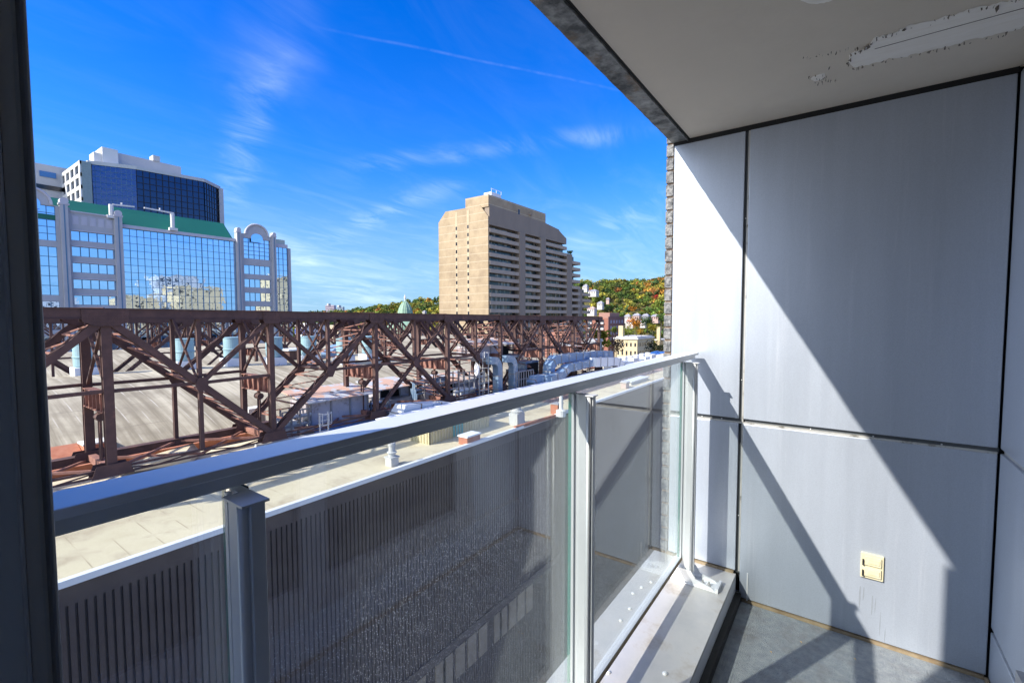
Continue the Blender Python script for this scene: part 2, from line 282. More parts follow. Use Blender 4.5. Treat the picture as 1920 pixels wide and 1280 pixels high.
def leaf_mat():
    m = bpy.data.materials.new('leaves'); m.use_nodes = True; nt = m.node_tree; L = nt.links; b = nt.nodes['Principled BSDF']; b.inputs['Roughness'].default_value = .8
    at = N(nt, 'ShaderNodeAttribute', attribute_name='leafcol'); L.new(at.outputs['Color'], b.inputs['Base Color']); b.inputs['Specular IOR Level'].default_value = .2
    tl = N(nt, 'ShaderNodeBsdfTranslucent'); L.new(at.outputs['Color'], tl.inputs[0]); mx = N(nt, 'ShaderNodeMixShader', ins={0: .3})
    o = nt.nodes['Material Output']; L.new(b.outputs[0], mx.inputs[1]); L.new(tl.outputs[0], mx.inputs[2]); L.new(mx.outputs[0], o.inputs[0]); return m
LEAF = leaf_mat()
# ------------------------------------------------------------ mesh helpers
class MB:
    def __init__(s): s.v = []; s.f = []; s.mi = []; s.cur = 0
    def add(s, vs, fs):
        n = len(s.v); s.v += [tuple(v) for v in vs]; s.f += [tuple(i+n for i in f) for f in fs]; s.mi += [s.cur]*len(fs); return s
    def box(s, x0, x1, y0, y1, z0, z1):
        if x0 > x1: x0, x1 = x1, x0
        if y0 > y1: y0, y1 = y1, y0
        if z0 > z1: z0, z1 = z1, z0
        return s.add([(x0,y0,z0),(x1,y0,z0),(x1,y1,z0),(x0,y1,z0),(x0,y0,z1),(x1,y0,z1),(x1,y1,z1),(x0,y1,z1)],
                     [(0,3,2,1),(4,5,6,7),(0,1,5,4),(1,2,6,5),(2,3,7,6),(3,0,4,7)])
    def prism(s, pts, h, axis='z'):               # polygon pts (list of 3d) extruded by vector h
        h = Vector(h); n = len(pts); a = [Vector(p) for p in pts]
        return s.add(a+[p+h for p in a], [tuple(range(n))[::-1], tuple(range(n, 2*n))]+[(i, (i+1) % n, n+(i+1) % n, n+i) for i in range(n)])
    def beam(s, p0, p1, w, d, ref=(0, 1, 0)):       # rectangular bar; d is the size along ref, w across
        p0, p1 = Vector(p0), Vector(p1); t = (p1-p0).normalized(); r = Vector(ref); r = (r-t*r.dot(t))
        if r.length < 1e-4: r = t.orthogonal()
        r.normalize(); q = t.cross(r); vs = []
        for p in (p0, p1):
            for a, b in ((-1,-1),(1,-1),(1,1),(-1,1)): vs.append(p+q*(a*w/2)+r*(b*d/2))
        return s.add(vs, [(0,1,2,3),(7,6,5,4),(0,4,5,1),(1,5,6,2),(2,6,7,3),(3,7,4,0)])
    def ibeam(s, p0, p1, w, d, ref=(0, 1, 0), t=.03):   # two side plates along ref with a web, flange lips
        p0, p1 = Vector(p0), Vector(p1); tt = (p1-p0).normalized(); r = Vector(ref); r = (r-tt*r.dot(tt)).normalized(); q = tt.cross(r)
        s.beam(p0-r*(d/2), p1-r*(d/2), w, t, ref); s.beam(p0+r*(d/2), p1+r*(d/2), w, t, ref)
        s.beam(p0+q*(w*.36), p1+q*(w*.36), t, d*.94, ref); s.beam(p0-q*(w*.36), p1-q*(w*.36), t, d*.94, ref); return s
    def tube(s, pts, r, n=10, cap=True):
        pts = [Vector(p) for p in pts]; rs = r if isinstance(r, (list, tuple)) else [r]*len(pts); base = len(s.v); fs = []; vs = []; prev = None
        for i, p in enumerate(pts):
            t = ((pts[min(i+1, len(pts)-1)]-pts[max(i-1, 0)])).normalized()
            a = t.orthogonal().normalized() if prev is None else (prev-t*prev.dot(t)).normalized(); prev = a; b = t.cross(a)
            for k in range(n): vs.append(p+(a*math.cos(2*math.pi*k/n)+b*math.sin(2*math.pi*k/n))*rs[i])
        for i in range(len(pts)-1):
            for k in range(n): fs.append((i*n+k, i*n+(k+1) % n, (i+1)*n+(k+1) % n, (i+1)*n+k))
        if cap: fs += [tuple(range(n))[::-1], tuple(range((len(pts)-1)*n, len(pts)*n))]
        return s.add(vs, fs)
    def lathe(s, c, prof, n=24):                   # prof: (r, z)
        return s.tube([Vector(c)+Vector((0, 0, z)) for r, z in prof], [r for r, z in prof], n) if False else s._lathe(c, prof, n)
    def _lathe(s, c, prof, n):
        vs = []; fs = []
        for r, z in prof:
            for k in range(n): vs.append((c[0]+r*math.cos(2*math.pi*k/n), c[1]+r*math.sin(2*math.pi*k/n), c[2]+z))
        for i in range(len(prof)-1):
            for k in range(n): fs.append((i*n+k, i*n+(k+1) % n, (i+1)*n+(k+1) % n, (i+1)*n+k))
        fs += [tuple(range(n))[::-1], tuple(range((len(prof)-1)*n, len(prof)*n))]
        return s.add(vs, fs)
    def rectpath(s, pts, w, h, ref=(0, 1, 0)):      # mitred rectangular duct: w along ref, h in-plane
        pts = [Vector(p) for p in pts]; r = Vector(ref).normalized(); vs = []; fs = []
        for i, p in enumerate(pts):
            a = (pts[i]-pts[i-1]).normalized() if i else (pts[1]-pts[0]).normalized()
            b = (pts[i+1]-pts[i]).normalized() if i < len(pts)-1 else a
            t = (a+b).normalized(); q = t.cross(r).normalized(); k = 1/max(.5, t.dot(a))
            for u, v in ((-1,-1),(1,-1),(1,1),(-1,1)): vs.append(p+q*(u*h/2*k)+r*(v*w/2))
        for i in range(len(pts)-1):
            for k in range(4): fs.append((i*4+k, i*4+(k+1) % 4, (i+1)*4+(k+1) % 4, (i+1)*4+k))
        fs += [(3,2,1,0), tuple(len(pts)*4-4+k for k in range(4))]
        return s.add(vs, fs)
    def build(s, name, m, parent=None, loc=None, bevel=0, smooth=False):
        me = bpy.data.meshes.new(name); me.from_pydata(s.v, [], s.f)
        for q in (m if isinstance(m, (list, tuple)) else [m]): me.materials.append(q)
        if any(s.mi): me.polygons.foreach_set('material_index', s.mi)
        me.update()
        if smooth: me.polygons.foreach_set('use_smooth', [True]*len(me.polygons))
        o = bpy.data.objects.new(name, me); COL.objects.link(o)
        if parent is not None: o.parent = parent; o.matrix_parent_inverse = Matrix.Translation(-parent.location)
        if bevel:
            b = o.modifiers.new('bevel', 'BEVEL'); b.width = bevel; b.segments = 2; b.limit_method = 'ANGLE'
        return o
def tag(o, label=None, cat=None, group=None, kind=None):
    for k, v in (('label', label), ('category', cat), ('group', group), ('kind', kind)):
        if v: o[k] = v
    return o
def thing(name, label, cat, loc=(0, 0, 0), group=None):
    o = bpy.data.objects.new(name, None); COL.objects.link(o); o.location = loc; o.empty_display_size = .2
    return tag(o, label, cat, group)
def dup(root, loc, label=None, rz=None):            # copies share mesh data; children are re-parented
    r = root.copy(); COL.objects.link(r); r.location = loc
    if rz is not None: r.rotation_euler = (0, 0, rz)
    if label: r['label'] = label
    def rec(src_, dst):
        for ch in list(src_.children):
            c = ch.copy(); COL.objects.link(c); c.parent = dst; c.matrix_parent_inverse = ch.matrix_parent_inverse.copy(); rec(ch, c)
    rec(root, r); return r
def struct(name, mb, m, **k): o = mb.build(name, m, **k); o['kind'] = 'structure'; return o
ORD = ['first', 'second', 'third', 'fourth', 'fifth', 'sixth', 'seventh', 'eighth', 'ninth', 'tenth', 'eleventh', 'twelfth', 'thirteenth', 'fourteenth', 'fifteenth', 'sixteenth']
# ============================================================ GROUND, HILL
GZ = -34.0
struct('ground', MB().add([(-4000, -4000, GZ), (5000, -4000, GZ), (5000, 5000, GZ), (-4000, 5000, GZ)], [(0, 1, 2, 3)]), GROUND)
def hill_top(az):      # elevation angle (in px of the photograph's focal length) of the ridge by azimuth
    pts = [(0, 74), (13, 72), (19, 66), (23, 66), (26, 64), (30, 66), (36, 60), (41, 44), (45, 34), (48, 27), (52, 17), (56, 10), (60, 5), (66, 1), (90, -3)]
    for (a, b), (c, d) in zip(pts, pts[1:]):
        if a <= az <= c: return b+(d-b)*(az-a)/(c-a)
    return pts[0][1] if az < 0 else -3
def hill_z(az, r):
    ridge = 620+4.2*max(0, az-18); top = hill_top(az)/868*ridge-7
    foot = 330+3*max(0, az-20); t = (r-foot)/(ridge-foot)
    if t <= 0: return GZ-1
    if t > 1: return top-(t-1)*30
    s = t*t*(3-2*t)*.45+t*.55
    return (GZ-1)+(top-GZ+1)*s
hv, hf = [], []; nr, na = 26, 60
for i in range(na+1):
    az = -15+i*(100/na)
    for j in range(nr+1):
        r = 300+j*22*(1+max(0, az-20)*.012); a = math.radians(az)
        hv.append((r*math.cos(a), r*math.sin(a), hill_z(az, r)+1.3*math.sin(az*1.3+j)*(.4 if j > 3 else 0)))
for i in range(na):
    for j in range(nr): a = i*(nr+1)+j; hf.append((a, a+1, a+nr+2, a+nr+1))
struct('hillside', MB().add(hv, hf), HILLM)
# ---- trees
GREEN = [(.09, .15, .035), (.13, .20, .04), (.19, .24, .04), (.07, .12, .04)]
AUT = [(.40, .34, .05), (.48, .25, .05), (.42, .18, .06), (.29, .27, .05)]
def leaf_mesh(n, R, H, base, var=.25, lobes=5, size=.9, seed=0):
    r = np.random.default_rng(seed); V = []; F = []; CO = []
    cen = [(r.normal(0, R*.42), r.normal(0, R*.42), H*(.5+.38*r.random())) for _ in range(lobes)]; rad = [R*(.45+.3*r.random()) for _ in range(lobes)]
    tint = [1+var*r.normal() for _ in range(lobes)]
    for _ in range(n):
        k = r.integers(lobes); d = r.normal(size=3); d /= np.linalg.norm(d); rr_ = rad[k]*(.55+.5*r.random())
        p = np.array(cen[k])+d*rr_*np.array([1, 1, .8]); nrm = d+r.normal(size=3)*.55; nrm /= np.linalg.norm(nrm)
        a = np.cross(nrm, r.normal(size=3)); a /= np.linalg.norm(a); b = np.cross(nrm, a); s = size*(.6+.8*r.random()); i = len(V)
        V += [tuple(p+a*s), tuple(p+b*s*.8), tuple(p-a*s), tuple(p-b*s*.8)]; F.append((i, i+1, i+2, i+3))
        t = max(.35, tint[k]*(1+.3*r.normal())); CO += [tuple(c*t for c in base)]*4
    return V, F, CO
def leaf_obj(name, V, F, CO, parent=None):
    me = bpy.data.meshes.new(name); me.from_pydata(V, [], F); me.materials.append(LEAF)
    ca = me.color_attributes.new('leafcol', 'FLOAT_COLOR', 'POINT'); ca.data.foreach_set('color', np.array([(*c, 1) for c in CO], dtype=np.float32).ravel())
    o = bpy.data.objects.new(name, me); COL.objects.link(o)
    if parent is not None: o.parent = parent; o.matrix_parent_inverse = Matrix.Translation(-parent.location)
    return o
def tree(name, label, p, H, R, base, n=260, size=.6, seed=1, group=None, lobes=6):
    t = thing(name, label, 'tree', p, group)
    V, F, CO = leaf_mesh(n, R, H, base, size=size, seed=seed, lobes=lobes)
    V = [(v[0]+p[0], v[1]+p[1], v[2]+p[2]) for v in V]
    leaf_obj('crown', V, F, CO, t)
    tr = MB().tube([(p[0], p[1], p[2]-1), (p[0]+.1, p[1], p[2]+H*.35), (p[0], p[1]+.2, p[2]+H*.8)], [H*.028, H*.02, H*.006], 7)
    r = random.Random(seed)
    for k in range(4):
        a = r.random()*6.28; tr.tube([(p[0], p[1], p[2]+H*(.3+.08*k)), (p[0]+R*.6*math.cos(a), p[1]+R*.6*math.sin(a), p[2]+H*(.55+.08*k))], [H*.012, H*.004], 5)
    tr.build('trunk', BARK, t); return t
# the wooded hillside read as one mass
V, F, CO = [], [], []
variants = []
for k in range(14):
    base = (GREEN+GREEN+AUT+[(.11, .145, .04), (.16, .17, .04)])[k]
    variants.append(leaf_mesh(110, 5.2, 11, base, size=1.05, seed=50+k, lobes=4))
rr_ = random.Random(3)
for i in range(1500):
    az = rr_.uniform(14, 61); r = 340+3*max(0, az-20)+ (rr_.random()**.6)*(290+1.2*max(0, az-18))
    if 29 < az < 43: continue
    if az > 43 and (r < 480): continue
    z = hill_z(az, r); a = math.radians(az); x, y = r*math.cos(a), r*math.sin(a)
    hot = 16 < az < 19.6
    k = rr_.choice([8, 9, 9, 10, 11, 12, 2]) if (hot and r > 480 and rr_.random() < .75) else rr_.choice([0, 1, 2, 3, 4, 5, 6, 7, 8, 8, 11, 11, 12, 13, 13, 2, 9, 10])
    v, f, c = variants[k]; s = rr_.uniform(.65, 1.2)*(1+.12*(az > 43)); n0 = len(V); ct, st = math.cos(i), math.sin(i)
    V += [(x+s*(p[0]*ct-p[1]*st), y+s*(p[0]*st+p[1]*ct), z+s*p[2]-1.5) for p in v]; F += [tuple(q+n0 for q in t) for t in f]
    m_ = rr_.uniform(.8, 1.2); CO += [tuple(q*m_ for q in cc) for cc in c]
tag(leaf_obj('hillside_woods', V, F, CO), 'autumn woods of green, yellow and orange trees covering the hillside', 'woods', kind='stuff')
# trees one can tell apart near the foot of the hill
def dist_tree(name, label, px, py, depth, wpx, hpx, col, seed, n=420, group=None):
    p = PD(px, py, depth); H = hpx/868*depth; R = wpx/868*depth*.5
    return tree(name, label, tuple(p), H, R, col, n=n, size=H*.045, seed=seed, group=group, lobes=8)
dist_tree('maple_tree', 'bright orange maple tree behind the cream building left chimney', 1193, 626, 300, 34, 30, (.42, .17, .015), 1)
dist_tree('leafy_tree', 'round dark green tree right of the orange maple, behind cream building', 1214, 622, 300, 26, 28, (.035, .07, .018), 2)
dist_tree('leafy_tree', 'bright green tree beside the brick wall edge above the cream building', 1240, 618, 300, 26, 32, (.06, .11, .02), 3)
dist_tree('leafy_tree', 'yellow-green low tree right behind the cream building roof', 1178, 629, 285, 26, 16, (.17, .19, .02), 4)
dist_tree('leafy_tree', 'yellow tree left of the cream building right chimney', 1224, 627, 285, 18, 20, (.27, .22, .02), 5)
dist_tree('leafy_tree', 'orange-yellow shrub-like tree just over the cream building roof', 1203, 628, 282, 22, 12, (.32, .17, .02), 6)
dist_tree('bare_tree', 'brown half-bare tree in front of cream building left corner', 1155, 672, 225, 34, 38, (.13, .085, .05), 7, 300)
dist_tree('leafy_tree', 'dark bushy tree in front of cream building right side', 1226, 670, 215, 36, 30, (.022, .03, .012), 8, 600)
dist_tree('leafy_tree', 'tall yellow-green tree behind the far right end of the near truss', 1128, 668, 215, 30, 50, (.16, .17, .02), 9, 600)
dist_tree('leafy_tree', 'green tree between dark brick block and cream building', 1152, 632, 270, 16, 20, (.09, .12, .02), 10)
dist_tree('maple_tree', 'crimson red tree high on the right of the hillside', 1231, 566, 470, 13, 13, (.42, .035, .03), 11, 200)
dist_tree('maple_tree', 'orange tree glowing on the hill above the crimson tree', 1226, 554, 500, 22, 14, (.45, .20, .06), 12, 220)
dist_tree('maple_tree', 'small orange tree halfway down the hillside woods', 1183, 590, 420, 11, 16, (.40, .16, .015), 13, 200)
dist_tree('maple_tree', 'yellow-orange tree seen through the trusses near the white shop', 584, 632, 300, 26, 20, (.42, .22, .01), 14, 300)
dist_tree('leafy_tree', 'light green tree seen through the trusses right of white shop', 602, 622, 320, 20, 26, (.12, .19, .03), 15, 300)
dist_tree('leafy_tree', 'pale round evergreen on the skyline of the hill by the tower', 1122, 545, 540, 19, 18, (.06, .085, .045), 16, 220)
dist_tree('leafy_tree', 'dark green tree clump on skyline right of pale evergreen', 1155, 545, 540, 26, 14, (.035, .055, .03), 17, 220)
# ============================================================ CONCRETE APARTMENT TOWER
TX, TY = 131.4, 105.0
FH = 2.9
bt = thing('apartment_tower', 'tall tan concrete apartment tower with rows of balconies', 'tower', (TX, TY, GZ))
sec = [(TX, 129.7, GZ), (TX, 129.7, 36.6), (TX, 125.9, 40.4), (TX, 108.8, 40.4), (TX, 105.0, 36.1), (TX, 105.0, GZ)]
secr = [(TX+5, 129.7, GZ), (TX+5, 129.7, 36.6), (TX+5, 125.9, 40.4), (TX+5, 108.8, 40.4), (TX+5, 107.2, 38.6), (TX+5, 107.2, GZ)]
MB().prism([Vector(p) for p in sec], (.6, 0, 0)).build('end_wall', CONC, bt)
bodym = MB()                                                   # body set back behind the balconies
bodym.prism([(TX+.6, 129.4, GZ), (TX+.6, 129.4, 36.4), (TX+.6, 125.9, 40.2), (TX+.6, 108.8, 40.2), (TX+.6, 106.9, 38.0), (TX+.6, 106.9, GZ)], (188.7-TX-.9, 0, 0))
bodym.build('body', CONCP, bt)
MB().prism([(TX+.62, 104.95, 33.3), (182.0, 104.95, 33.3), (182.0, 104.95, 38.9), (171, 104.95, 39.9), (TX+.62, 104.95, 40.35)], (0, 2.1, 0)).build('top_band', CONCP, bt)
MB().prism([(182.0, 104.95, 33.3), (188.8, 104.95, 33.3), (188.8, 104.95, 35.9), (182.0, 104.95, 38.4)], (0, 1.9, 0)).build('top_band', CONCP, bt)
MB().prism([(TX+.3, 105.05, 39.6), (TX+.3, 116.0, 39.6), (TX+.3, 116.0, 43.9), (TX+.3, 105.05, 43.9)], (39.0, 0, 0)).build('penthouse', CONC, bt)
MB().box(150.3, 151.3, 104.99, 105.08, 40.2, 42.0).build('window', DARKWIN, bt)
MB().lathe((158.5, 104.95, 41.4), [(.8, -.3), (.8, .3)], 12).build('vent_cover', CONCP, bt)
co = MB().box(136.5, 142.5, 107.5, 111, 43.9, 46.2)
for xx in (136.5, 139.5, 142.5): co.box(xx-.07, xx+.07, 107.4, 107.5, 46.2, 47.4)
co.box(136.4, 142.6, 107.35, 107.5, 47.3, 47.45)
co.build('roof_cabin', mat('white_cabin', (.7, .72, .75)), bt)
bays = [(132.0, 150.4, 33.3, 0), (154.4, 166.0, 33.3, 0), (170.0, 188.7, 33.3, 0), (193.6, 201.6, 28.9, 1), (204.1, 212.6, 13.9, 2)]
top0 = 33.3; nfl = 27
pf, wf = [], []
pier = MB().box(150.4, 154.4, 104.4, 107.0, GZ, 33.3).box(166.0, 170.0, 104.4, 107.0, GZ, 33.3).box(188.7, 193.6, 104.5, 112, GZ, 29.1).box(199.9, 204.1, 104.6, 112, GZ, 13.6)
pier.build('pier', CONCP, bt)
MB().box(193.6, 199.8, 107.2, 122, GZ, 28.8).build('lower_wing', CONCP, bt)
MB().box(204.1, 210, 107.4, 122, GZ, 13.5).build('lower_wing', CONCP, bt)
for bi, (x0, x1, zt, k) in enumerate(bays):
    for f in range(nfl):
        z = top0-f*FH
        if z > zt+.1 or z < -26: continue
        d = 104.9 if k == 0 else 104.6
        if k == 0 or (k == 1 and z < 14): xe = x1
        else: xe = x1
        rb = MB()
        zz = z-1.3
        if not (k == 0 and False):
            rb.box(x0, xe, d-.25, d, zz-1.35, zz).box(x0, xe, d, 107.0, zz-1.35, zz-1.2)
            if k: rb.box(xe-.15, xe, d, 110, zz-1.35, zz)
        rb.build('balcony', CONC2, bt)
    zlo = -28
    MB().box(x0+.1, x1-(.2 if k == 0 else 2.6), 106.7, 106.84 if k == 0 else 107.1, zlo, zt-.3).build('glazing', WINMIX, bt)
for wy in (120.3, 114.5):
    for f in range(19):
        z = 33.4-f*FH*1.0
        if z < -22: break
        fo = MB().box(TX-.09, TX+.06, wy-.36, wy+.36, z-.62, z+.62).build('window', DARKWIN, bt)
    MB().box(TX-.05, TX-.015, wy-.6, wy+.6, -25, 39.5).build('pilaster_strip', mat('pale_concrete_strip', (.42, .335, .225), rough=.9, scale=.5, coord='w'), bt)
# potted greenery on tower terraces
def bush(name, label, p, R, H, col, seed, n=90, cat='shrub', group=None):
    V, F, CO = leaf_mesh(n, R, H, col, size=R*.22, seed=seed, lobes=4); V = [(v[0]+p[0], v[1]+p[1], v[2]+p[2]) for v in V]
    return tag(leaf_obj(name, V, F, CO), label, cat, group)
bush('terrace_shrub', 'shrubs growing on the upper stepped terrace of the concrete tower', (196.0, 106.5, 28.6), 1.5, 2.6, (.10, .14, .05), 31)
bush('terrace_shrub', 'dark shrubs on the lower stepped terrace of the concrete tower', (207, 106.5, 13.6), 1.5, 3.0, (.06, .10, .04), 32)
# ============================================================ GLASS OFFICE BUILDING WITH GREEN ROOF
GY = 148.0
gb = thing('glass_office_building', 'mirror-glass office building with arched stone bays and green roof', 'office building', (50, GY, GZ))
MB().box(-30, 82, GY+.3, GY+22, GZ, 22.5).build('body', STONE, gb)
MB().add([(-30, GY-.3, 23.2), (63.6, GY-.3, 23.4), (63.9, GY+5, 28.3), (-30, GY+5, 28.5), (-30, GY+30, 28.5), (63.9, GY+30, 28.3), (64.6, GY+30, 22.4), (64.6, GY-.3, 22.4), (-30, GY-.3, 22.4)],
         [(0, 1, 2, 3), (3, 2, 5, 4), (1, 7, 6, 5, 2), (8, 7, 1, 0)]).build('green_roof', GREENM, gb)
def grid_glass(x0, x1, z0, z1, nx, nz, y=GY, heavy=(), mm=MULL, gm=MIRROR, name='curtain_wall', w=.085):
    g_ = MB(); 
    for i in range(nx):
        for j in range(nz):
            a, b = x0+(x1-x0)*i/nx, x0+(x1-x0)*(i+1)/nx; c, d = z0+(z1-z0)*j/nz, z0+(z1-z0)*(j+1)/nz
            t = [rng.normal()*.003 for _ in range(3)]       # each pane sits very slightly out of true
            g_.add([(a, y+t[0]-t[1], c), (b, y+t[0]+t[1], c), (b, y+t[0]+t[1]+t[2], d), (a, y+t[0]-t[1]+t[2], d)], [(0, 1, 2, 3)])
    o = g_.build(name, gm, gb)
    m_ = MB()
    for i in range(nx+1): ww = w*(1.9 if i in heavy else 1); xx = x0+(x1-x0)*i/nx; m_.box(xx-ww/2, xx+ww/2, y-.14, y-.03, z0, z1)
    for j in range(nz+1): zz = z0+(z1-z0)*j/nz; m_.box(x0, x1, y-.12, y-.035, zz-w/2, zz+w/2)
    m_.build('mullions', mm, o); return o
def wall_y(x0, x1, z0, z1, m=STONE, y=GY, t=.6, name='stone_pier', parent=None): return MB().box(x0, x1, y-t, y+.32, z0, z1).build(name, m, parent or gb)
grid_glass(38.3, 64.8, -16, 22.5, 18, 21, heavy=(6, 12))
wall_y(38.1, 64.9, 22.5, 23.35, STONE2, t=.5, name='cornice')
# stone bay with strip windows
wall_y(28.2, 28.7, -20, 25.6, t=.5); wall_y(36.6, 38.1, -20, 25.9, t=1.3); wall_y(26.9, 28.2, -20, 27.0, t=1.3)
wall_y(27.45, 27.65, -20, 27.0, MULL, t=1.36, name='downpipe'); wall_y(37.25, 37.45, -20, 26, MULL, t=1.36, name='downpipe')
rows = [(20.4, 18.2), (16.75, 14.5), (12.95, 10.7), (9.1, 6.9), (5.3, 3.1), (1.5, -.7), (-2.3, -4.5), (-6.1, -8.3), (-9.9, -12.1)]
prev = 24.7
for (a, b) in rows:
    wall_y(28.7, 36.6, a, prev, t=.45, name='spandrel'); wall_y(28.7, 36.6, a+.05, a+.3, STONE2, t=.62, name='sill'); prev = b
    grid_glass(28.7, 36.6, b, a, 5, 1, y=GY+.02, name='strip_window', w=.14)
wall_y(28.7, 36.6, -20, prev, t=.45, name='spandrel')
for i in range(5):
    pm = MB().box(29.0+i*1.55, 30.1+i*1.55, GY-.5, GY-.46, 21.9, 23.9); pm.box(29.15+i*1.55, 29.95+i*1.55, GY-.54, GY-.50, 22.05, 23.75); pm.build('coffer', STONE2, gb)
wall_y(28.7, 36.6, 24.7, 25.0, STONE2, t=.75, name='cornice')
def scroll(x, z, r=.9):
    MB().tube([(x, GY-1.45, z-.25), (x, GY+.2, z-.25)], r*.85, 16).box(x-r, x+r, GY-1.4, GY+.2, z-1.1, z-.7).build('scroll_cap', STONE2, gb)
scroll(27.6, 27.1); scroll(37.35, 26.0)
# arched bays
def arched_bay(x0, x1, zs, zt, wx0, wx1, wz0, wzt, below):
    xm = (x0+x1)/2; pts = [(x0, GY-.6, zs-14), (x1, GY-.6, zs-14), (x1, GY-.6, zs)]
    r = (x1-x0)*.36
    for k in range(13):
        a = math.pi*k/12; pts.append((xm+r*math.cos(a), GY-.6, zs+(zt-zs)*math.sin(a)))
    pts.append((x0, GY-.6, zs)); 
    w_ = MB(); w_.prism([(p[0], p[1], p[2]) for p in pts if True][2:], (0, .9, 0))
    w_.box(x0, wx0, GY-.6, GY+.3, wz0, zs).box(wx1, x1, GY-.6, GY+.3, wz0, zs).box(wx0, wx1, GY-.6, GY+.3, wzt, zs+.01)
    w_.build('arched_gable', STONE, gb)
    am = MB()
    am.tube([(xm+r*math.cos(math.pi*k/12), GY-.75, zs+(zt-zs)*math.sin(math.pi*k/12)) for k in range(13)], .28, 6).build('arch_trim', STONE2, gb)
    grid_glass(wx0, wx1, wz0, wzt, 5, 5, y=GY-.1, name='arch_window', gm=MIRROR, w=.12)
    hw = (wx1-wx0)*.22
    pts = [(xm-hw, GY-.68, wzt-1), (xm+hw, GY-.68, wzt-1)]+[(xm+hw*math.cos(math.pi*k/8), GY-.68, wzt+.3+1.3*math.sin(math.pi*k/8)) for k in range(9)]
    MB().prism(pts, (0, .05, 0)).build('arch_light', MIRROR, gb)
    p = wz0
    for (a, b) in below:
        wall_y(x0, x1, a, p, t=.45, name='spandrel'); wall_y(x0, wx0, b, a, t=.45, name='spandrel'); wall_y(wx1, x1, b, a, t=.45, name='spandrel')
        grid_glass(wx0, wx1, b, a, 5, max(1, round((a-b)/2.3)), y=GY-.05, name='strip_window', w=.12); p = b
    wall_y(x0, x1, -20, p, t=.45, name='spandrel')
arched_bay(66.2, 75.6, 25.2, 28.4, 67.0, 74.9, 17.9, 24.0, [(15.9, 13.2), (11.7, 9.2), (7.6, 5.0), (3.5, .9), (-.5, -3.1), (-4.5, -7.1)])
arched_bay(17.5, 26.9, 25.6, 29.0, 19.0, 26.2, 17.6, 25.4, [(16.2, 5.2), (3.8, 1.2), (-.2, -2.8), (-4.2, -6.8)])
for x in (65.4, 75.9): wall_y(x-.55, x+.55, -20, 26.2, t=1.3); wall_y(x-.1, x+.1, -20, 26.1, MULL, t=1.36, name='downpipe'); scroll(x, 26.3, .7)
# corner of facetted glass
oc = grid_glass(76.4, 80.6, -16, 22.4, 3, 21, heavy=())
cc = MB(); cm = MB()
A_, B_ = (80.6, GY), (82.7, GY+4.0)
cc.add([(A_[0], A_[1], -16), (B_[0], B_[1], -16), (B_[0], B_[1], 22.4), (A_[0], A_[1], 22.4)], [(0, 1, 2, 3)])
for j in range(22): z = -16+38.4*j/21; cm.beam((A_[0], A_[1]-.08, z), (B_[0], B_[1]-.08, z), .12, .1)
for k in range(4): x = A_[0]+(B_[0]-A_[0])*k/3; y = A_[1]+(B_[1]-A_[1])*k/3; cm.box(x-.07, x+.07, y-.14, y-.02, -16, 22.4)
co_ = cc.build('curtain_wall', MIRROR, gb); cm.build('mullions', MULL, co_)
MB().prism([(76.4, GY-.3, 22.4), (80.7, GY-.3, 22.4), (82.9, GY+4, 22.4), (82.9, GY+8, 22.4), (76.4, GY+8, 22.4)], (0, 0, 1.1)).build('cornice', STONE2, gb)
MB().prism([(77, GY+.4, 23.5), (80.2, GY+.4, 23.5), (81.6, GY+4, 23.5), (77, GY+6, 23.5)], (0, 0, 1.5)).build('roof_lantern', mat('pale_green_roofing', (.42, .50, .44)), gb)
# window-washing cranes
def crane(label, x, z, arm, base):
    t = thing('roof_crane', label, 'crane', (x, GY-.4, z))
    MB().box(x-.35, x+.35, GY-.9, GY-.1, z, z+base).tube([(x, GY-.6, z), (x, GY-.6, z+base)], .5, 8).build('mast', WHITE, t)
    MB().beam((x+.3, GY-.8, z+base), (x+arm, GY-.8, z+base+.25), .35, .35).beam((x+arm*.45, GY-.8, z+base), (x+arm*.45, GY-.8, z+base+.8), .3, .3).build('boom', WHITE, t)
    MB().box(x-.9, x+1.0, GY-1.1, GY-.2, z, z+.7).build('carriage', WHITE, t)
crane('white window-cleaning crane standing mid-roof, boom reaching left', 49.0, 23.35, -6.2, 4.6)
crane('white window-cleaning crane above the stone bay pier, boom reaching right', 36.2, 24.4, 4.6, 3.4)
# ============================================================ DARK GLASS TOWER behind the green roof
KY = 190.0
kt = thing('dark_glass_tower', 'faceted dark-blue glass tower with white framed side', 'tower', (60, KY, GZ))
foot = [(42.6, KY+3.5), (53.5, KY), (73.3, KY), (80.0, KY+4.6)]
def facet(a, b, z0, zt0, zt1, nx, nz, gm, mm, w=.13):
    g_ = MB().add([(a[0], a[1], z0), (b[0], b[1], z0), (b[0], b[1], zt1), (a[0], a[1], zt0)], [(0, 1, 2, 3)]); o = g_.build('curtain_wall', gm, kt); m_ = MB()
    for i in range(nx+1):
        t = i/nx; x, y = a[0]+(b[0]-a[0])*t, a[1]+(b[1]-a[1])*t; m_.box(x-w/2, x+w/2, y-.18, y-.03, z0, zt0+(zt1-zt0)*t)
    for j in range(nz+1):
        t = j/nz; m_.beam((a[0], a[1]-.1, z0+(zt0-z0)*t), (b[0], b[1]-.1, z0+(zt1-z0)*t), w, .12)
    m_.build('mullions', mm, o)
facet(foot[0], foot[1], -5, 47.9, 48.4, 9, 30, MIRROR3, MULL, .06)
facet(foot[1], foot[2], -5, 48.4, 49.0, 11, 26, MIRROR2, MULLD, .2)
facet(foot[2], foot[3], -5, 49.0, 48.6, 6, 26, MIRROR2, MULLD, .2)
MB().box(79.9, 81.4, KY+4.0, KY+8, -5, 49).build('edge_fin', PALEG, kt)
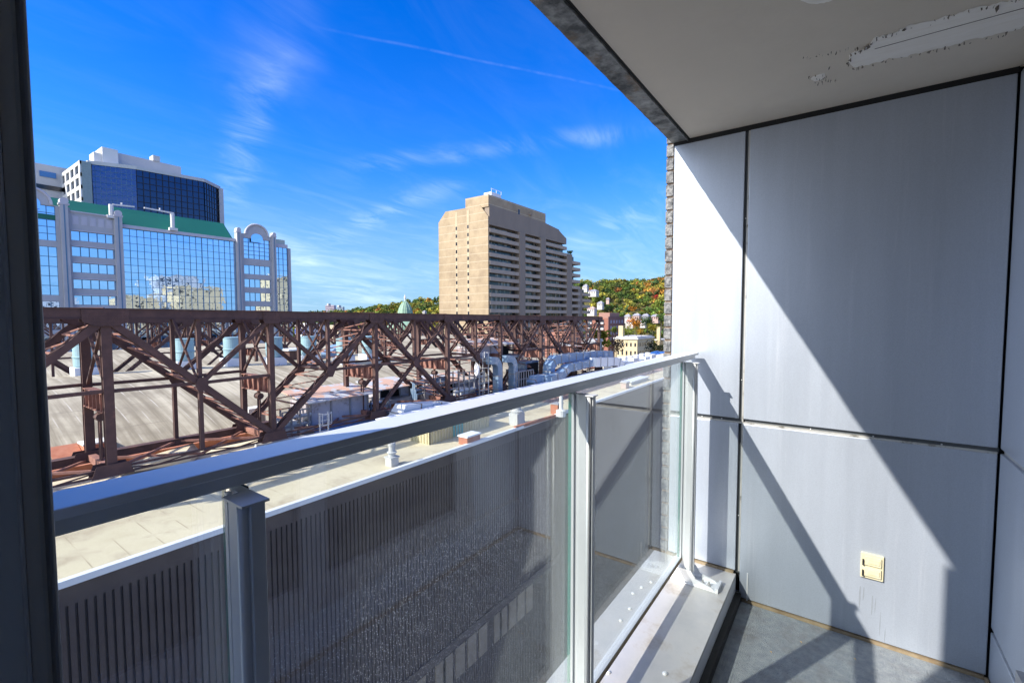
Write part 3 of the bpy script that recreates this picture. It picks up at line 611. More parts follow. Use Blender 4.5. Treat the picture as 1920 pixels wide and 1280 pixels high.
MB().prism([(42.2, KY+3.2, 47.9), (53.5, KY-.35, 48.4), (73.4, KY-.35, 49.0), (80.6, KY+4.4, 48.6), (80.6, KY+20, 48.6), (42.2, KY+20, 48)], (0, 0, 1.1)).build('roof_cap', PALEG, kt)
MB().box(48.2, 68.4, KY+6, KY+16, 49.2, 54.2).build('plant_room', PALEG, kt)
MB().box(46.2, 50.2, KY+4.5, KY+14, 49, 54.6).build('plant_room', WHITE, kt); MB().box(44.2, 46.4, KY+5, KY+10, 49, 52.5).build('plant_room', WHITE, kt)
MB().box(60.0, 62.0, KY+5.5, KY+9, 54.2, 56.0).build('vent_housing', PALEG, kt)
MB().box(40.6, 42.8, KY+2.2, KY+18, -5, 48.3).build('end_pier', mat('grey_green_pier', (.26, .31, .31)), kt)
# white framed wall receding towards -X
fb = MB(); xw = 40.6; 
for k in range(5): y = KY+2.3+k*5.6; fb.box(xw-.5, xw, y, y+1.5, -5, 48.3)
for j in range(16): z = 48.3-j*3.7; fb.box(xw-.45, xw-.02, KY+2.3, KY+25, z-1.1, z)
fb.build('white_frame', WHITE, kt); MB().box(xw-.12, xw-.05, KY+2.3, KY+25, -5, 48).build('window', DARKWIN, kt)
# pale office tower at the far left
wt = thing('pale_office_tower', 'pale grey office block with dark window bands at far left', 'office building', (20, 215, GZ))
MB().box(0, 42.6, 215, 240, GZ, 50.3).build('wall', PALEG, wt)
for j, (a, b) in enumerate(((43.6, 42.2), (39.6, 36.9), (33, 31.4), (29, 27))): MB().box(0, 42.3, 214.7, 214.95, b, a).build('window', DARKWIN, wt)
MB().box(34.9, 38.8, 214.7, 214.95, 46.2, 48).build('vent_grille', mat('blue_grille', (.05, .18, .42)), wt)
# ============================================================ BUILDINGS ACROSS, seen mirrored in the curtain wall
def plain_block(name, label, x0, x1, y0, y1, zt, m, fh=3.2, face='y', wm=DARKWIN, rows_=14, wx=2.0, gap=3.4, cat='building', zb=GZ):
    t = thing(name, label, cat, ((x0+x1)/2, (y0+y1)/2, zb)); MB().box(x0, x1, y0, y1, zb, zt).build('wall', m, t)
    MB().box(x0-.3, x1+.3, y0-.3, y1+.3, zt, zt+.8).build('roof', m, t)
    for r_ in range(rows_):
        z = zt-2.4-r_*fh
        if z < zb+1: break
        w_ = MB(); x = x0+1.5
        while x+wx < x1-.5:
            if face in ('y', 'both'): w_.box(x, x+wx, y0-.06, y0+.1, z-.8, z+.8)
            if face in ('Y', 'both'): w_.box(x, x+wx, y1-.1, y1+.06, z-.8, z+.8)
            x += gap
        y = y0+1.2
        while y+wx < y1-.4:
            w_.box(x0-.06, x0+.1, y, y+wx, z-.8, z+.8); y += gap
        w_.build('window', wm, t)
    return t
def mirrored(name, label, pxa, pxb, pyt, yb_, m, depth=26, **k):      # stands on this side of the street, at Y = yb_
    kk = (296-yb_)/148; a = P(pxa, pyt, 'Y', 148)*kk; b = P(pxb, pyt, 'Y', 148)*kk
    return plain_block(name, label, a.x, b.x, yb_-depth, yb_, a.z*.5+b.z*.5, m, face='Y', rows_=12, **k)
REFT = mat('reflected_tan_wall', (.62, .47, .27), rough=.9, scale=.1, coord='w')
mirrored('reflected_building', 'broad tan block mirrored low in the middle of the curtain wall', 333, 414, 541, -90, REFT, wx=1.2, gap=7)
mirrored('reflected_building', 'pale stepped tower mirrored behind the tan block in the curtain wall', 298, 372, 521, -130, PALEG, wx=2.6, gap=7)
mirrored('reflected_building', 'low tan block mirrored at bottom left of the curtain wall', 226, 296, 558, -100, REFT, wx=1.4, gap=7)
mirrored('reflected_building', 'tan slab mirrored in the glass at the right corner of office building', 512, 560, 520, -70, REFT, wx=1.2, gap=8)
mirrored('reflected_building', 'grey block mirrored in the strip windows at far left', 60, 150, 555, -110, PALEG, wx=3, gap=5)
# ============================================================ CITY BEYOND THE TRUSSES
yb = thing('cream_building', 'cream three-storey building with white cornice and tall chimneys', 'building', (270, 95, GZ))
K = 1.16       # lit face looks towards -X, shaded face towards -Y
pa, pb = P(1153, 635, 'X', 290), P(1195, 635, 'X', 290)
ybx0, yy1, yy0 = 290.0, pa.y, pb.y
px_end = P(1225, 633, 'Y', yy0).x
MB().box(ybx0, px_end, yy0, yy1, GZ, -14.6).build('wall', YELLOWB, yb)
MB().box(ybx0-.8, px_end+.8, yy0-.8, yy1+.8, -14.6, -13.7).box(ybx0+1, px_end-1, yy0+.5, yy1-.5, -13.7, -12.9).build('cornice', mat('white_cornice', (.52, .51, .50)), yb)
MB().box(ybx0+2, ybx0+5, yy1-4.6, yy1-1.6, -13.7, -5.8).build('chimney', YELLOWB, yb)
for (za, zb_, hh) in ((-18.1, -17.3, 2.4), (-23.6, -22.4, 2.8), (-29, -28, 2.8)):
    for k in range(5): y = yy1-2.4-k*2.9; MB().box(ybx0-.08, ybx0+.1, y-.55, y+.55, za-hh/2, za+hh/2).build('window', DARKWIN, yb)
    for k in range(9): x = ybx0+3+k*((px_end-ybx0-5)/8.5); MB().box(x-.6, x+.6, yy0-.08, yy0+.1, za-hh/2, za+hh/2).build('window', DARKWIN, yb)
yc = thing('cream_wing', 'cream annex with one tall chimney beside the brick wall edge', 'building', (300, 70, GZ))
p1, p2 = P(1229, 638, 'X', 335), P(1275, 638, 'X', 335)
MB().box(335, 352, p2.y, p1.y, GZ, p1.z).build('wall', YELLOWB, yc); MB().box(334.4, 352.6, p2.y-.6, p1.y+.6, p1.z, p1.z+.9).build('cornice', mat('white_cornice_b', (.6, .58, .54)), yc)
for k in range(3): y = p1.y-3.5-k*3.4; MB().box(334.9, 335.1, y-.7, y+.7, p1.z-6.2, p1.z-3.6).build('window', DARKWIN, yc)
cp = P(1231, 640, 'X', 330); cq = P(1237, 640, 'X', 330); MB().box(330, 332.4, cq.y, cp.y, -34, P(1234, 613, 'X', 330).z).build('chimney', YELLOWB, yc)
# brick apartment block
bb = thing('brick_apartment_block', 'red brick apartment block with white balconies behind the truss end', 'building', (215, 95, GZ))
q0, q1 = P(1098, 600, 'X', 300), P(1140, 600, 'X', 300); q2 = P(1170, 600, 'Y', q1.y)
MB().box(300, q2.x, q1.y, q0.y, GZ, -.8).build('wall', REDB, bb)
MB().box(300.02, q2.x+.2, q1.y-.4, q1.y-.02, GZ, .2).build('side_wall', REDD, bb)
MB().box(305, 322, q1.y+1, q0.y-8, -.8, 3.0).build('penthouse', mat('pinkish_brick', (.28, .15, .12)), bb)
for j in range(8):
    z = -3.6-j*4.0; yk = q1.y+2
    bm_ = MB().box(298.8, 300, yk+1, yk+7, z-1.3, z-.1); bm_.box(298.8, 300, yk+10, q0.y-2, z-1.3, z-.1); bm_.build('balcony', WHITE if j % 2 else PALEG, bb)
    wm_ = MB().box(299.92, 300.02, yk+1, yk+7, z-.1, z+1.7); wm_.box(299.92, 300.02, yk+10, q0.y-2, z-.1, z+1.7); wm_.build('window', DARKWIN, bb)
    for k in range(5): x = 303+k*(q2.x-305)/4.8; MB().box(x, x+2.6, q1.y-.5, q1.y-.38, z-.9, z+1.3).build('window', mat('bluish_pane', (.22, .22, .30)) if (j == 0 and k == 0) else bpy.data.materials['bluish_pane'], bb)
# domed building
dc = PD(760, 600, 350)
db = thing('domed_building', 'domed church-like building with ribbed green copper dome', 'church', (dc.x, dc.y, GZ))
MB().lathe((dc.x, dc.y, 0), [(5.9, -5), (5.7, 2.0), (5.5, 3.5), (4.9, 6), (3.8, 8.6), (2.4, 10.7), (1.1, 12.0), (.6, 12.5)], 16).build('dome', COPPER, db)
rb = MB()
for k in range(12):
    a = k*math.pi/6; rb.tube([(dc.x+r*math.cos(a), dc.y+r*math.sin(a), z) for r, z in ((5.75, 2), (5.55, 3.5), (4.95, 6), (3.85, 8.6), (2.45, 10.7), (1.1, 12.1))], .16, 5)
rb.build('dome_ribs', mat('pale_verdigris', (.30, .42, .32)), db)
MB().lathe((dc.x, dc.y, 0), [(.5, 12.3), (.35, 13.4), (.75, 14.0), (.75, 15.4), (.3, 16.2), (.08, 17.6)], 10).build('lantern', WHITE, db)
MB().lathe((dc.x, dc.y, 0), [(14, -22), (14, -7), (13, -5.2), (9, -3.4), (6, -2.6)], 20).build('lower_dome', COPPER, db)
MB().box(dc.x-20, dc.x+20, dc.y-14, dc.y+16, GZ, -12).build('wall', YELLOWB, db)
for k, (a, b, zt) in enumerate(((610, 626, 572), (632, 643, 575))):
    u, v = PD(a, zt, 1000), PD(b, zt, 1000); t = thing('distant_tower', ['pinkish grey distant tower on the horizon, the wider of two', 'narrow blue-grey distant tower right of the wider one'][k], 'tower', (u.x, u.y, GZ))
    w = (v-u).length; ux = (v-u).normalized(); n = Vector((-ux.y, ux.x, 0)).normalized()*(w*.7); base = [u.copy(), v.copy(), v+n, u+n]
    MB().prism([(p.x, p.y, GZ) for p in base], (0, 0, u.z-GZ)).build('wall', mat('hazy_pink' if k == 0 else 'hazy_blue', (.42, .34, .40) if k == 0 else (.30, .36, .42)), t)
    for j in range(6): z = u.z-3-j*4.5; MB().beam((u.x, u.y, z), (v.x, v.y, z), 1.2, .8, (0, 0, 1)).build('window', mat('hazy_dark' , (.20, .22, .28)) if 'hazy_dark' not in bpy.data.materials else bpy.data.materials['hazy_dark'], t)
    m_ = (u+v)*.5; MB().box(m_.x-3, m_.x+3, m_.y, m_.y+5, u.z, u.z+3.2).build('plant_room', PALEG, t)
# houses on the hillside
def house(label, px, py, depth, wpx, hpx, wallc, roofc, group='houses among the hillside trees'):
    p = PD(px, py+2, depth); s = depth/868; w, h = wpx*s*.8, hpx*s*.8
    t = thing('house', label, 'house', tuple(p), group); x, y, z = p
    d = w*.8; MB().box(x-d/2, x+d/2, y-w/2, y+w/2, z-3, z+h*.6).build('wall', wallc, t)
    MB().add([(x-d/2-.4, y-w/2-.4, z+h*.6), (x+d/2+.4, y-w/2-.4, z+h*.6), (x+d/2+.4, y+w/2+.4, z+h*.6), (x-d/2-.4, y+w/2+.4, z+h*.6), (x, y-w*.3, z+h), (x, y+w*.3, z+h)],
             [(0, 1, 4), (1, 2, 5, 4), (2, 3, 5), (3, 0, 4, 5)]).build('roof', roofc, t)
    MB().box(x-.35, x+.35, y-w*.1-.35, y-w*.1+.35, z+h*.7, z+h*1.12).build('chimney', wallc, t)
    for k in range(3): yy = y-w*.3+k*w*.3; MB().box(x-d/2-.06, x-d/2+.1, yy-w*.06, yy+w*.06, z+h*.18, z+h*.42).build('window', DARKWIN, t)
HW = mat('white_house_wall', (.46, .44, .42)); HP = mat('pink_house_wall', (.40, .28, .25)); HR = mat('grey_house_roof', (.26, .26, .30)); HR2 = mat('red_house_roof', (.45, .2, .17))
house('white house with grey roof on hill nearest the tower terrace', 1113, 549, 470, 20, 10, HW, HR)
house('white house on skyline left of the pale evergreen', 1098, 541, 500, 12, 12, HW, HR)
house('small white house halfway up the hill beside yellow trees', 1126, 572, 400, 13, 11, HW, HR)
house('pale house just above the brick block penthouse', 1110, 583, 360, 18, 12, HW, HP)
house('pink house seen in a gap of the mid-hill woods', 1140, 562, 420, 7, 7, HP, HR)
house('grey-roofed pale house behind the dark brick block, leftmost of the row', 1177, 597, 370, 13, 12, HW, HR)
house('grey-roofed brown house in the row, right of the small orange tree', 1194, 596, 370, 16, 13, HP, HR)
house('dark-roofed house in the row above the dark green tree', 1211, 596, 375, 15, 12, HR, HR)
house('pinkish house in the row near the brick wall edge', 1229, 597, 375, 17, 12, HP, HR)
house('house with red gable roof left above the orange maple', 1182, 606, 330, 18, 11, HW, HR2)
house('light-roofed house partly hidden right of red gable house', 1206, 605, 340, 12, 8, HW, ROOFG)
house('white house on the left hill just below the dome finial side', 796, 586, 520, 8, 7, HW, HR)
# low city blocks seen between truss members
lowcol = [mat('city_tan', (.48, .40, .29)), mat('city_grey', (.34, .35, .37)), mat('city_brick', (.33, .15, .11)), mat('city_white', (.62, .62, .62)), mat('city_teal', (.12, .24, .25))]
low_specs = [('white shop building with blue signs seen through trusses', 583, 608, 300, 46, 3, 14), ('tan low building behind the trusses below the far towers', 640, 612, 260, 40, 0, 12), ('brick low building beneath the green dome', 720, 622, 240, 44, 2, 14),
             ('grey low building between the dome and the concrete tower', 790, 628, 230, 34, 1, 12), ('white low building left of the concrete tower foot', 812, 648, 150, 30, 3, 10), ('cream low building seen through trusses before the tower', 772, 640, 190, 26, 0, 10),
             ('dark teal low building under the trusses near the glass corner', 660, 628, 220, 26, 4, 14), ('brick low building at right foot of concrete tower', 1060, 628, 125, 60, 2, 10), ('grey low building with flat roof right of the tower', 1110, 640, 150, 36, 1, 8), ('white low warehouse ahead of the cream building', 1190, 676, 170, 70, 3, 8)]
for k, (lb, px, py, dep, wpx, ci, hh) in enumerate(low_specs):
    p = PD(px, py, dep); w = wpx/868*dep
    t = plain_block('low_building', lb, p.x-w*.4, p.x+w*.4, p.y-w*.35, p.y+w*.5, p.z, lowcol[ci], face='y', rows_=4, fh=3.3, wx=1.3, gap=2.4)
sg = [c for c in COL.objects if c.get('label', '').startswith('white shop')][0]
p = PD(583, 608, 300); MB().box(p.x-6.5, p.x-6.3, p.y-4, p.y+8, p.z-6, p.z-3).build('sign_band', mat('blue_sign', (.03, .09, .40)), sg)
# ============================================================ TRUSSES
NP = 7.62; X0N = 6.45
def truss(name, label, Y1, Y2, k0, k1, ztop, zbot, detail, loc=(0, 0, 0), slope=0.0):
    t = thing(name, label, 'truss', (X0N+NP*k0, Y1, zbot), None)
    zt = lambda x: ztop-slope*(x-X0N)
    ch = .46
    for pi, Y in enumerate((Y1, Y2)):
        xa, xb = X0N+NP*k0-.2, X0N+NP*k1+.35
        c = MB(); c.beam((xa, Y-.22, zt(xa)-ch/2), (xb, Y-.22, zt(xb)-ch/2), ch, .03).beam((xa, Y+.22, zt(xa)-ch/2), (xb, Y+.22, zt(xb)-ch/2), ch, .03)
        c.beam((xa, Y, zt(xa)+.012), (xb, Y, zt(xb)+.012), .024, .62); c.beam((xa, Y, zt(xa)-ch-.012), (xb, Y, zt(xb)-ch-.012), .02, .58)
        c.build('top_chord', RUST, t)
        b = MB(); b.beam((xa, Y-.2, zbot+.2), (xb, Y-.2, zbot+.2), .4, .03).beam((xa, Y+.2, zbot+.2), (xb, Y+.2, zbot+.2), .4, .03).beam((xa, Y, zbot+.41), (xb, Y, zbot+.41), .02, .54)
        if detail and pi == 0:            # the street side has only light laced angles at the foot
            b = MB(); b.beam((xa, Y, zbot+.34), (xb, Y, zbot+.34), .10, .12).beam((xa, Y, zbot+.06), (xb, Y, zbot+.06), .08, .10); n_ = int((xb-xa)/1.9)
            for i in range(n_): u = xa+(xb-xa)*i/n_; v_ = xa+(xb-xa)*(i+1)/n_; b.beam((u, Y, zbot+(.06 if i % 2 else .34)), (v_, Y, zbot+(.34 if i % 2 else .06)), .06, .06)
        b.build('bottom_chord', RUST, t)
        for k in range(k0, k1+1):
            x = X0N+NP*k; ztx = zt(x)-ch
            big = (k % 2 == 0) if k < 3 else (k % 2 == 1)
            MB().ibeam((x, Y, zbot+.4), (x, Y, ztx), .38 if k <= 0 else .29, .32).build('post', RUST, t)
            g = MB(); w = .86 if k == 0 else (.62 if big else .5); gd = .34 if k == 0 else .26
            for sgn in (1, -1):
                if sgn == -1: g.build('gusset_plate', RUST, t); g = MB()
                g.prism([(x-w, Y+sgn*.262, zt(x)-.02), (x+w, Y+sgn*.262, zt(x)-.02), (x+w*.98, Y+sgn*.262, zt(x)-ch-.12), (x+.4, Y+sgn*.262, zt(x)-ch-gd), (x-.4, Y+sgn*.262, zt(x)-ch-gd), (x-w*.98, Y+sgn*.262, zt(x)-ch-.12)], (0, .022*sgn, 0))
            if pi == 0 and k <= 2:                    # rivet heads
                for i in range(int(w*2/.16)):
                    for j in range(6 if k == 0 else 4):
                        rx, rz = x-w+.1+i*.16, zt(x)-.08-j*.14; g.box(rx-.025, rx+.025, Y-.305, Y-.284, rz-.025, rz+.025)
            g.build('gusset_plate', RUST, t)
            for sgn in (-1, 1):
                g = MB(); g.prism([(x-.8, Y+sgn*.262, zbot+.02), (x+.8, Y+sgn*.262, zbot+.02), (x+.6, Y+sgn*.262, zbot+.6), (x-.6, Y+sgn*.262, zbot+.6)], (0, .022*sgn, 0)); g.build('gusset_plate', RUST, t)
        for k in range(k0, k1):
            xa, xb = X0N+NP*k, X0N+NP*(k+1); xm = (xa+xb)/2; zta, ztb = zt(xa)-ch, zt(xb)-ch; zm = (zta+zbot+.4)/2
            kind = {-1: 'up', 0: 'dn', 1: 'up', 2: 'x', 3: 'dn', 4: 'up', 5: 'dn', 6: 'up'}.get(k, 'dn')
            def diag(p, q, w=.31, d=.42, nm='diagonal', lace=True):
                m_ = MB(); m_.beam((p[0], Y-d/2, p[1]), (q[0], Y-d/2, q[1]), w, .03).beam((p[0], Y+d/2, p[1]), (q[0], Y+d/2, q[1]), w, .03)
                v = Vector((q[0]-p[0], 0, q[1]-p[1])); L_ = v.length; v.normalize(); nn = Vector((-v.z, 0, v.x))
                if nn.z < 0: nn = -nn
                n_ = max(2, int(L_/.8))
                for side in ((1, -1) if detail else (1,)):
                    for i in range(n_):
                        a = Vector((p[0], Y, p[1]))+v*(L_*(i+.1)/n_)+nn*(side*w*.46); b2 = Vector((p[0], Y, p[1]))+v*(L_*(i+.9)/n_)+nn*(side*w*.46); s2 = d/2*(1 if i % 2 else -1)
                        m_.beam(a+Vector((0, s2, 0)), b2-Vector((0, s2, 0)), .07, .02, nn)
                m_.build(nm, RUST, t)
            if kind == 'dn': diag((xa, zta), (xb, zbot+.4)); diag((xm, zm), (xb, ztb), .2, .28, 'strut')
            elif kind == 'up': diag((xa, zbot+.4), (xb, ztb)); diag((xm, zm), (xa, zta), .2, .28, 'strut')
            else: diag((xa, zta), (xb, zbot+.4), .26); diag((xa, zbot+.4), (xb, ztb), .2, .26)
            MB().ibeam((xm, Y, zbot+.4 if k in (0, -1) else zm), (xm, Y, (zta+ztb)/2), .19, .2).build('sub_post', RUST, t)
            if pi == 0 or detail:
                m_ = MB()
                if kind in ('dn', 'x'): m_.beam((xa, Y, zm+.1), (xm, Y, zm+.05), .16, .2)
                if kind in ('up', 'x') or k == 0: m_.beam((xm, Y, zm+.05), (xb, Y, zm+.1), .16, .2)
                if m_.v: m_.build('horizontal_strut', RUST, t)
            g = MB().prism([(xm-.32, Y-.26, zm-.02), (xm-.15, Y-.26, zm-.38), (xm+.15, Y-.26, zm-.38), (xm+.32, Y-.26, zm-.02), (xm+.18, Y-.26, zm+.36), (xm-.18, Y-.26, zm+.36)], (0, -.02, 0)); g.build('gusset_plate', RUST, t)
    if detail:                                # battens lacing the paired diagonals of the two planes
        for k in range(k0, k1):
            xa, xb = X0N+NP*k, X0N+NP*(k+1); a_, b_ = (xa, zt(xa)-ch), (xb, zbot+.4)
            if k % 2: a_, b_ = (xa, zbot+.4), (xb, zt(xb)-ch)
            lb_ = MB(); n_ = 9
            for i in range(1, n_):
                t0, t1 = i/n_, min(1, (i+.8)/n_)
                p0 = (a_[0]+(b_[0]-a_[0])*t0, Y1+.22, a_[1]+(b_[1]-a_[1])*t0); p1 = (a_[0]+(b_[0]-a_[0])*t0, Y2-.22, a_[1]+(b_[1]-a_[1])*t0); p2 = (a_[0]+(b_[0]-a_[0])*t1, Y1+.22, a_[1]+(b_[1]-a_[1])*t1)
                lb_.beam(p0, p1, .09, .09, (0, 0, 1)).beam(p1, p2, .07, .07, (0, 0, 1))
            lb_.build('diagonal_lacing', RUST2, t)
    # frames tying the two planes together
    for k in range(k0, k1+1):
        x = X0N+NP*k; a, b = zt(x)-ch, zbot+.4; zm = (a+b)/2
        m_ = MB().beam((x, Y1+.2, a-.1), (x, Y2-.2, zm+.2), .13, .13).beam((x, Y1+.2, zm+.2), (x, Y2-.2, a-.1), .13, .13)
        m_.build('sway_brace', RUST, t)
        g = MB().box(x-.05, x+.05, Y1+.2, Y2-.2, zm-.9, zm-.05).box(x-.22, x+.22, Y1+.2, Y2-.2, zm-.05, zm-.01).box(x-.22, x+.22, Y1+.2, Y2-.2, zm-.94, zm-.9)
        for j in range(5): yy = Y1+.5+j*(Y2-Y1-1)/4; g.box(x-.2, x+.2, yy-.03, yy+.03, zm-.9, zm-.05)
        g.build('plate_girder', RUST2, t)
        if detail:
            ym = (Y1+Y2)/2-.2; h_ = MB().tube([(x, ym, zm-.94), (x, ym, zm-1.15)], .1, 8).tube([(x, ym-.25, zm-1.3), (x, ym+.25, zm-1.3)], .2, 8)
            for o_ in (-.12, .12): h_.tube([(x, ym+o_, zm-1.3), (x, ym+o_, zbot-.3)], .055, 6)
            h_.build('hanger_rod', RUST, t)
            m_ = MB().beam((x, Y1, zbot+.3), (x, Y2, zbot+.3), .3, .3, (0, 0, 1)); m_.build('cross_beam', RUST2, t)
        if k < k1:
            xb = x+NP
            for zz, sec_ in ((zt(x)-.06, .12), (zbot+.25, .12)):
                m_ = MB()
                m_.beam((x, Y1, zz), (x+NP/2, Y2, zz), sec_, .1).beam((x+NP/2, Y2, zz), (xb, Y1, zz), sec_, .1).beam((x, Y2, zz-.1), (x+NP/2, Y1, zz-.1), sec_, .1).beam((x+NP/2, Y1, zz-.1), (xb, Y2, zz-.1), sec_, .1)
                m_.beam((x, Y1, zz-.2), (x, Y2, zz-.2), .18, .16)
                m_.build('lateral_bracing', RUST2 if detail else RUST, t)
            if detail:
                m_ = MB(); xm = x+NP/2; zm2 = zm+.1
                m_.beam((xm, Y1+.2, zm2), (xm, Y2-.2, zm2), .18, .16).beam((xm, Y1+.2, zt(xm)-ch), (xm, Y2-.2, zm2), .1, .1).beam((xm, Y1+.2, zm2), (xm, Y2-.2, zt(xm)-ch), .1, .1).build('sway_brace', RUST, t)
    return t
truss('roof_truss', 'nearest rusty brown steel roof truss crossing the whole view', 28.0, 31.6, -1, 7, .42, -7.45, True, slope=.0075)
truss('roof_truss', 'second rusty steel truss, behind the tan vaulted roof', 62.0, 65.6, 0, 12, -.05, -7.9, False, slope=.004)
truss('roof_truss', 'farthest rusty steel truss, beyond the second truss', 96.0, 99.6, 1, 13, -.1, -8.2, False, slope=.004)
# ============================================================ VAULTED ROOFS
def vault(name, label, x0, x1, y0, yc_, y1, z0, zc_, z1, parent=None):
    t = thing(name, label, 'roof', ((x0+x1)/2, (y0+y1)/2, z0)); vs, fs = [], []; n = 22
    for i in range(n+1):
        y = y0+(y1-y0)*i/n
        z = zc_-(zc_-z0)*((yc_-y)/(yc_-y0))**2 if y < yc_ else zc_-(zc_-z1)*((y-yc_)/(y1-yc_))**2
        vs += [(x0, y, z), (x1, y, z), (x0, y, z-.35), (x1, y, z-.35)]
    for i in range(n): a = i*4; fs += [(a, a+1, a+5, a+4), (a+2, a+6, a+7, a+3), (a+1, a+3, a+7, a+5), (a, a+4, a+6, a+2)]
    fs += [(0, 2, 3, 1), (n*4, n*4+1, n*4+3, n*4+2)]
    MB().add(vs, fs).build('roof_shell', MEMB, t, smooth=False)
    MB().box(x0, x1, y0+.3, y1-.3, -20, min(z0, z1)-.4).build('wall', SCREEN, t)
    return t
def zroof(y): return -4.75-3.15*((50-y)/17)**2
vault('vaulted_roof', 'long tan membrane vaulted roof under the nearest truss', -14, 62, 33, 50, 61.2, -7.9, -4.75, -6.4)
vault('vaulted_roof', 'farther tan vaulted roof between the second and farthest trusses', 4, 100, 66.5, 84, 95, -7.6, -4.6, -6.5)
# ridge vents
VT = None
vs_spec = [(347, 700, 648, 14.5, 'first'), (437, 693, 647, 12.5, 'second'), (515, 690, 643, 12, 'third'), (580, 685, 640, 11, 'fourth'), (645, 683, 636, 10.5, 'fifth'), (692, 678, 636, 10, 'sixth')]
for i, (px, py, pt, rpx, o_) in enumerate(vs_spec):
    q = P(px, py, 'Z', -5.2); yv = min(q.y, 50.5); p = P(px, py, 'Y', yv); zb = zroof(yv)-.2; dep = p.dot(fw)
    if i == 0:
        VT = thing('roof_ventilator', 'pale teal drum ventilator on the tan vault, leftmost of the row', 'roof vent', (p.x, yv, zb), 'drum ventilators along the vault ridge')
        x, y, z = p.x, yv, zb
        MB().box(x-.85, x+.85, y-.85, y+.85, z-.5, z+.95).build('base', WHITED, VT)
        MB().lathe((x, y, z), [(.62, .95), (.78, 1.1), (.78, 1.75), (.84, 1.78), (.84, 1.86), (.78, 1.9), (.78, 2.9), (.83, 2.93), (.83, 3.0), (.6, 3.02)], 28).build('drum', TEAL, VT)
    else:
        lab = ['', 'teal drum ventilator second from left, seen through the first truss bay', 'teal drum ventilator third from left, behind the second truss post', 'teal drum ventilator fourth from left on the vault ridge', 'teal drum ventilator fifth from left, by the blue roof hood', 'teal drum ventilator rightmost on the vault ridge'][i]
        dup(VT, (p.x, yv, zb), lab)
t = dup(VT, (10.6, 52, zroof(52)-.3), 'teal drum ventilator half hidden behind the thick truss post at left')
hd = thing('roof_hood', 'dark rusty boxy vent hood on the vault ridge between drums', 'roof vent', (28.4, 51, -5)); MB().box(27.2, 30.6, 50, 52, -5.4, -3.7).build('box', RUST, hd); MB().box(27.0, 30.8, 49.8, 52.2, -3.7, -3.55).build('lid', WHITED, hd)
hb = thing('roof_hood', 'bright blue sloping vent hood on the vault ridge', 'roof vent', (33.5, 50.5, -5))
MB().prism([(32.0, 50, -5.2), (35.4, 50, -5.2), (35.4, 50, -3.2), (33.4, 50, -3.4), (32.0, 50, -4.3)], (0, 1.6, 0)).build('hood', BLUES, hb)
# skylight boxes on the vault slope
qa, qb = P(158, 848, 'Y', 33.9), P(207, 846, 'Y', 33.9); zl = P(180, 832, 'Y', 33.9).z
sk = thing('roof_box', 'red-sided box curb with white lid low on the tan vault', 'roof curb', (qa.x, 33.9, -7.8))
MB().box(qa.x, qb.x, 33.9, 35.0, -8, zl).build('box', REDC, sk); MB().box(qa.x-.05, qb.x+.05, 33.85, 35.05, zl, zl+.08).build('lid', WHITE, sk)
pt_ = thing('roof_patch_mat', 'brown rusty mat lying on the vault beside the red curb', 'mat', (5.7, 34.4, -7.5))
mx0, mx1, my0, my1 = qa.x-1.25, qa.x-.03, 33.6, 35.2
MB().add([(mx0, my0, zroof(my0)+.03), (mx1, my0, zroof(my0)+.03), (mx1, my1, zroof(my1)+.03), (mx0, my1, zroof(my1)+.03), (mx0, my0, zroof(my0)+.06), (mx1, my0, zroof(my0)+.06), (mx1, my1, zroof(my1)+.06), (mx0, my1, zroof(my1)+.06)],
         [(0, 3, 2, 1), (4, 5, 6, 7), (0, 1, 5, 4), (1, 2, 6, 5), (2, 3, 7, 6), (3, 0, 4, 7)]).build('sheet', REDC, pt_)
q = P(478, 775, 'Y', 33.8); ac = thing('white_unit', 'small white box unit with grey grille on the vault edge', 'air unit', (q.x, 33.8, -8)); MB().box(q.x-.6, q.x+.55, 33.4, 34.3, -8, q.z+.45).build('box', WHITE, ac); MB().box(q.x-.05, q.x+.48, 33.37, 33.39, q.z-.6, q.z+.25).build('grille', GREYM, ac)
# ============================================================ NEAR RIBBED BUILDING
RY = 19.5; RZ = -8.25
nb = thing('ribbed_building', 'neighbouring building with brown ribbed wall, white parapet edge and cream flat roof', 'building', (30, RY, GZ))
MB().box(-20, 110, RY+.15, 33.2, RZ-.4, RZ).build('roof', ROOFC, nb)
MB().box(-20, 110, RY+.12, 33.0, GZ, RZ-.4).build('wall', BROWNCLAD, nb)
MB().box(-20, 110, RY-.14, RY+.10, RZ-.08, RZ+.14).build('parapet_cap', WHITEP, nb)
MB().box(-20, 110, RY, RY+.12, -9.0, RZ-.1).build('fascia', BROWNCLAD, nb)
rm = MB(); x = -6.
while x < 100: rm.box(x, x+.15, RY, RY+.12, GZ, -9.0); x += .2265
rm.build('ribs', BROWNCLAD, nb)
wd = MB()
for k in range(14):
    x = 14+k*1.15+(.5 if k % 5 == 4 else 0); wdd = MB().box(x, x+.85, RY-.05, RY+.02, -23.0, -21.0).build('window', TANPANE, nb)
MB().box(12, 34, RY-.08, RY-.02, -20.9, -20.3).build('window_lintel', BROWNCLAD, nb)
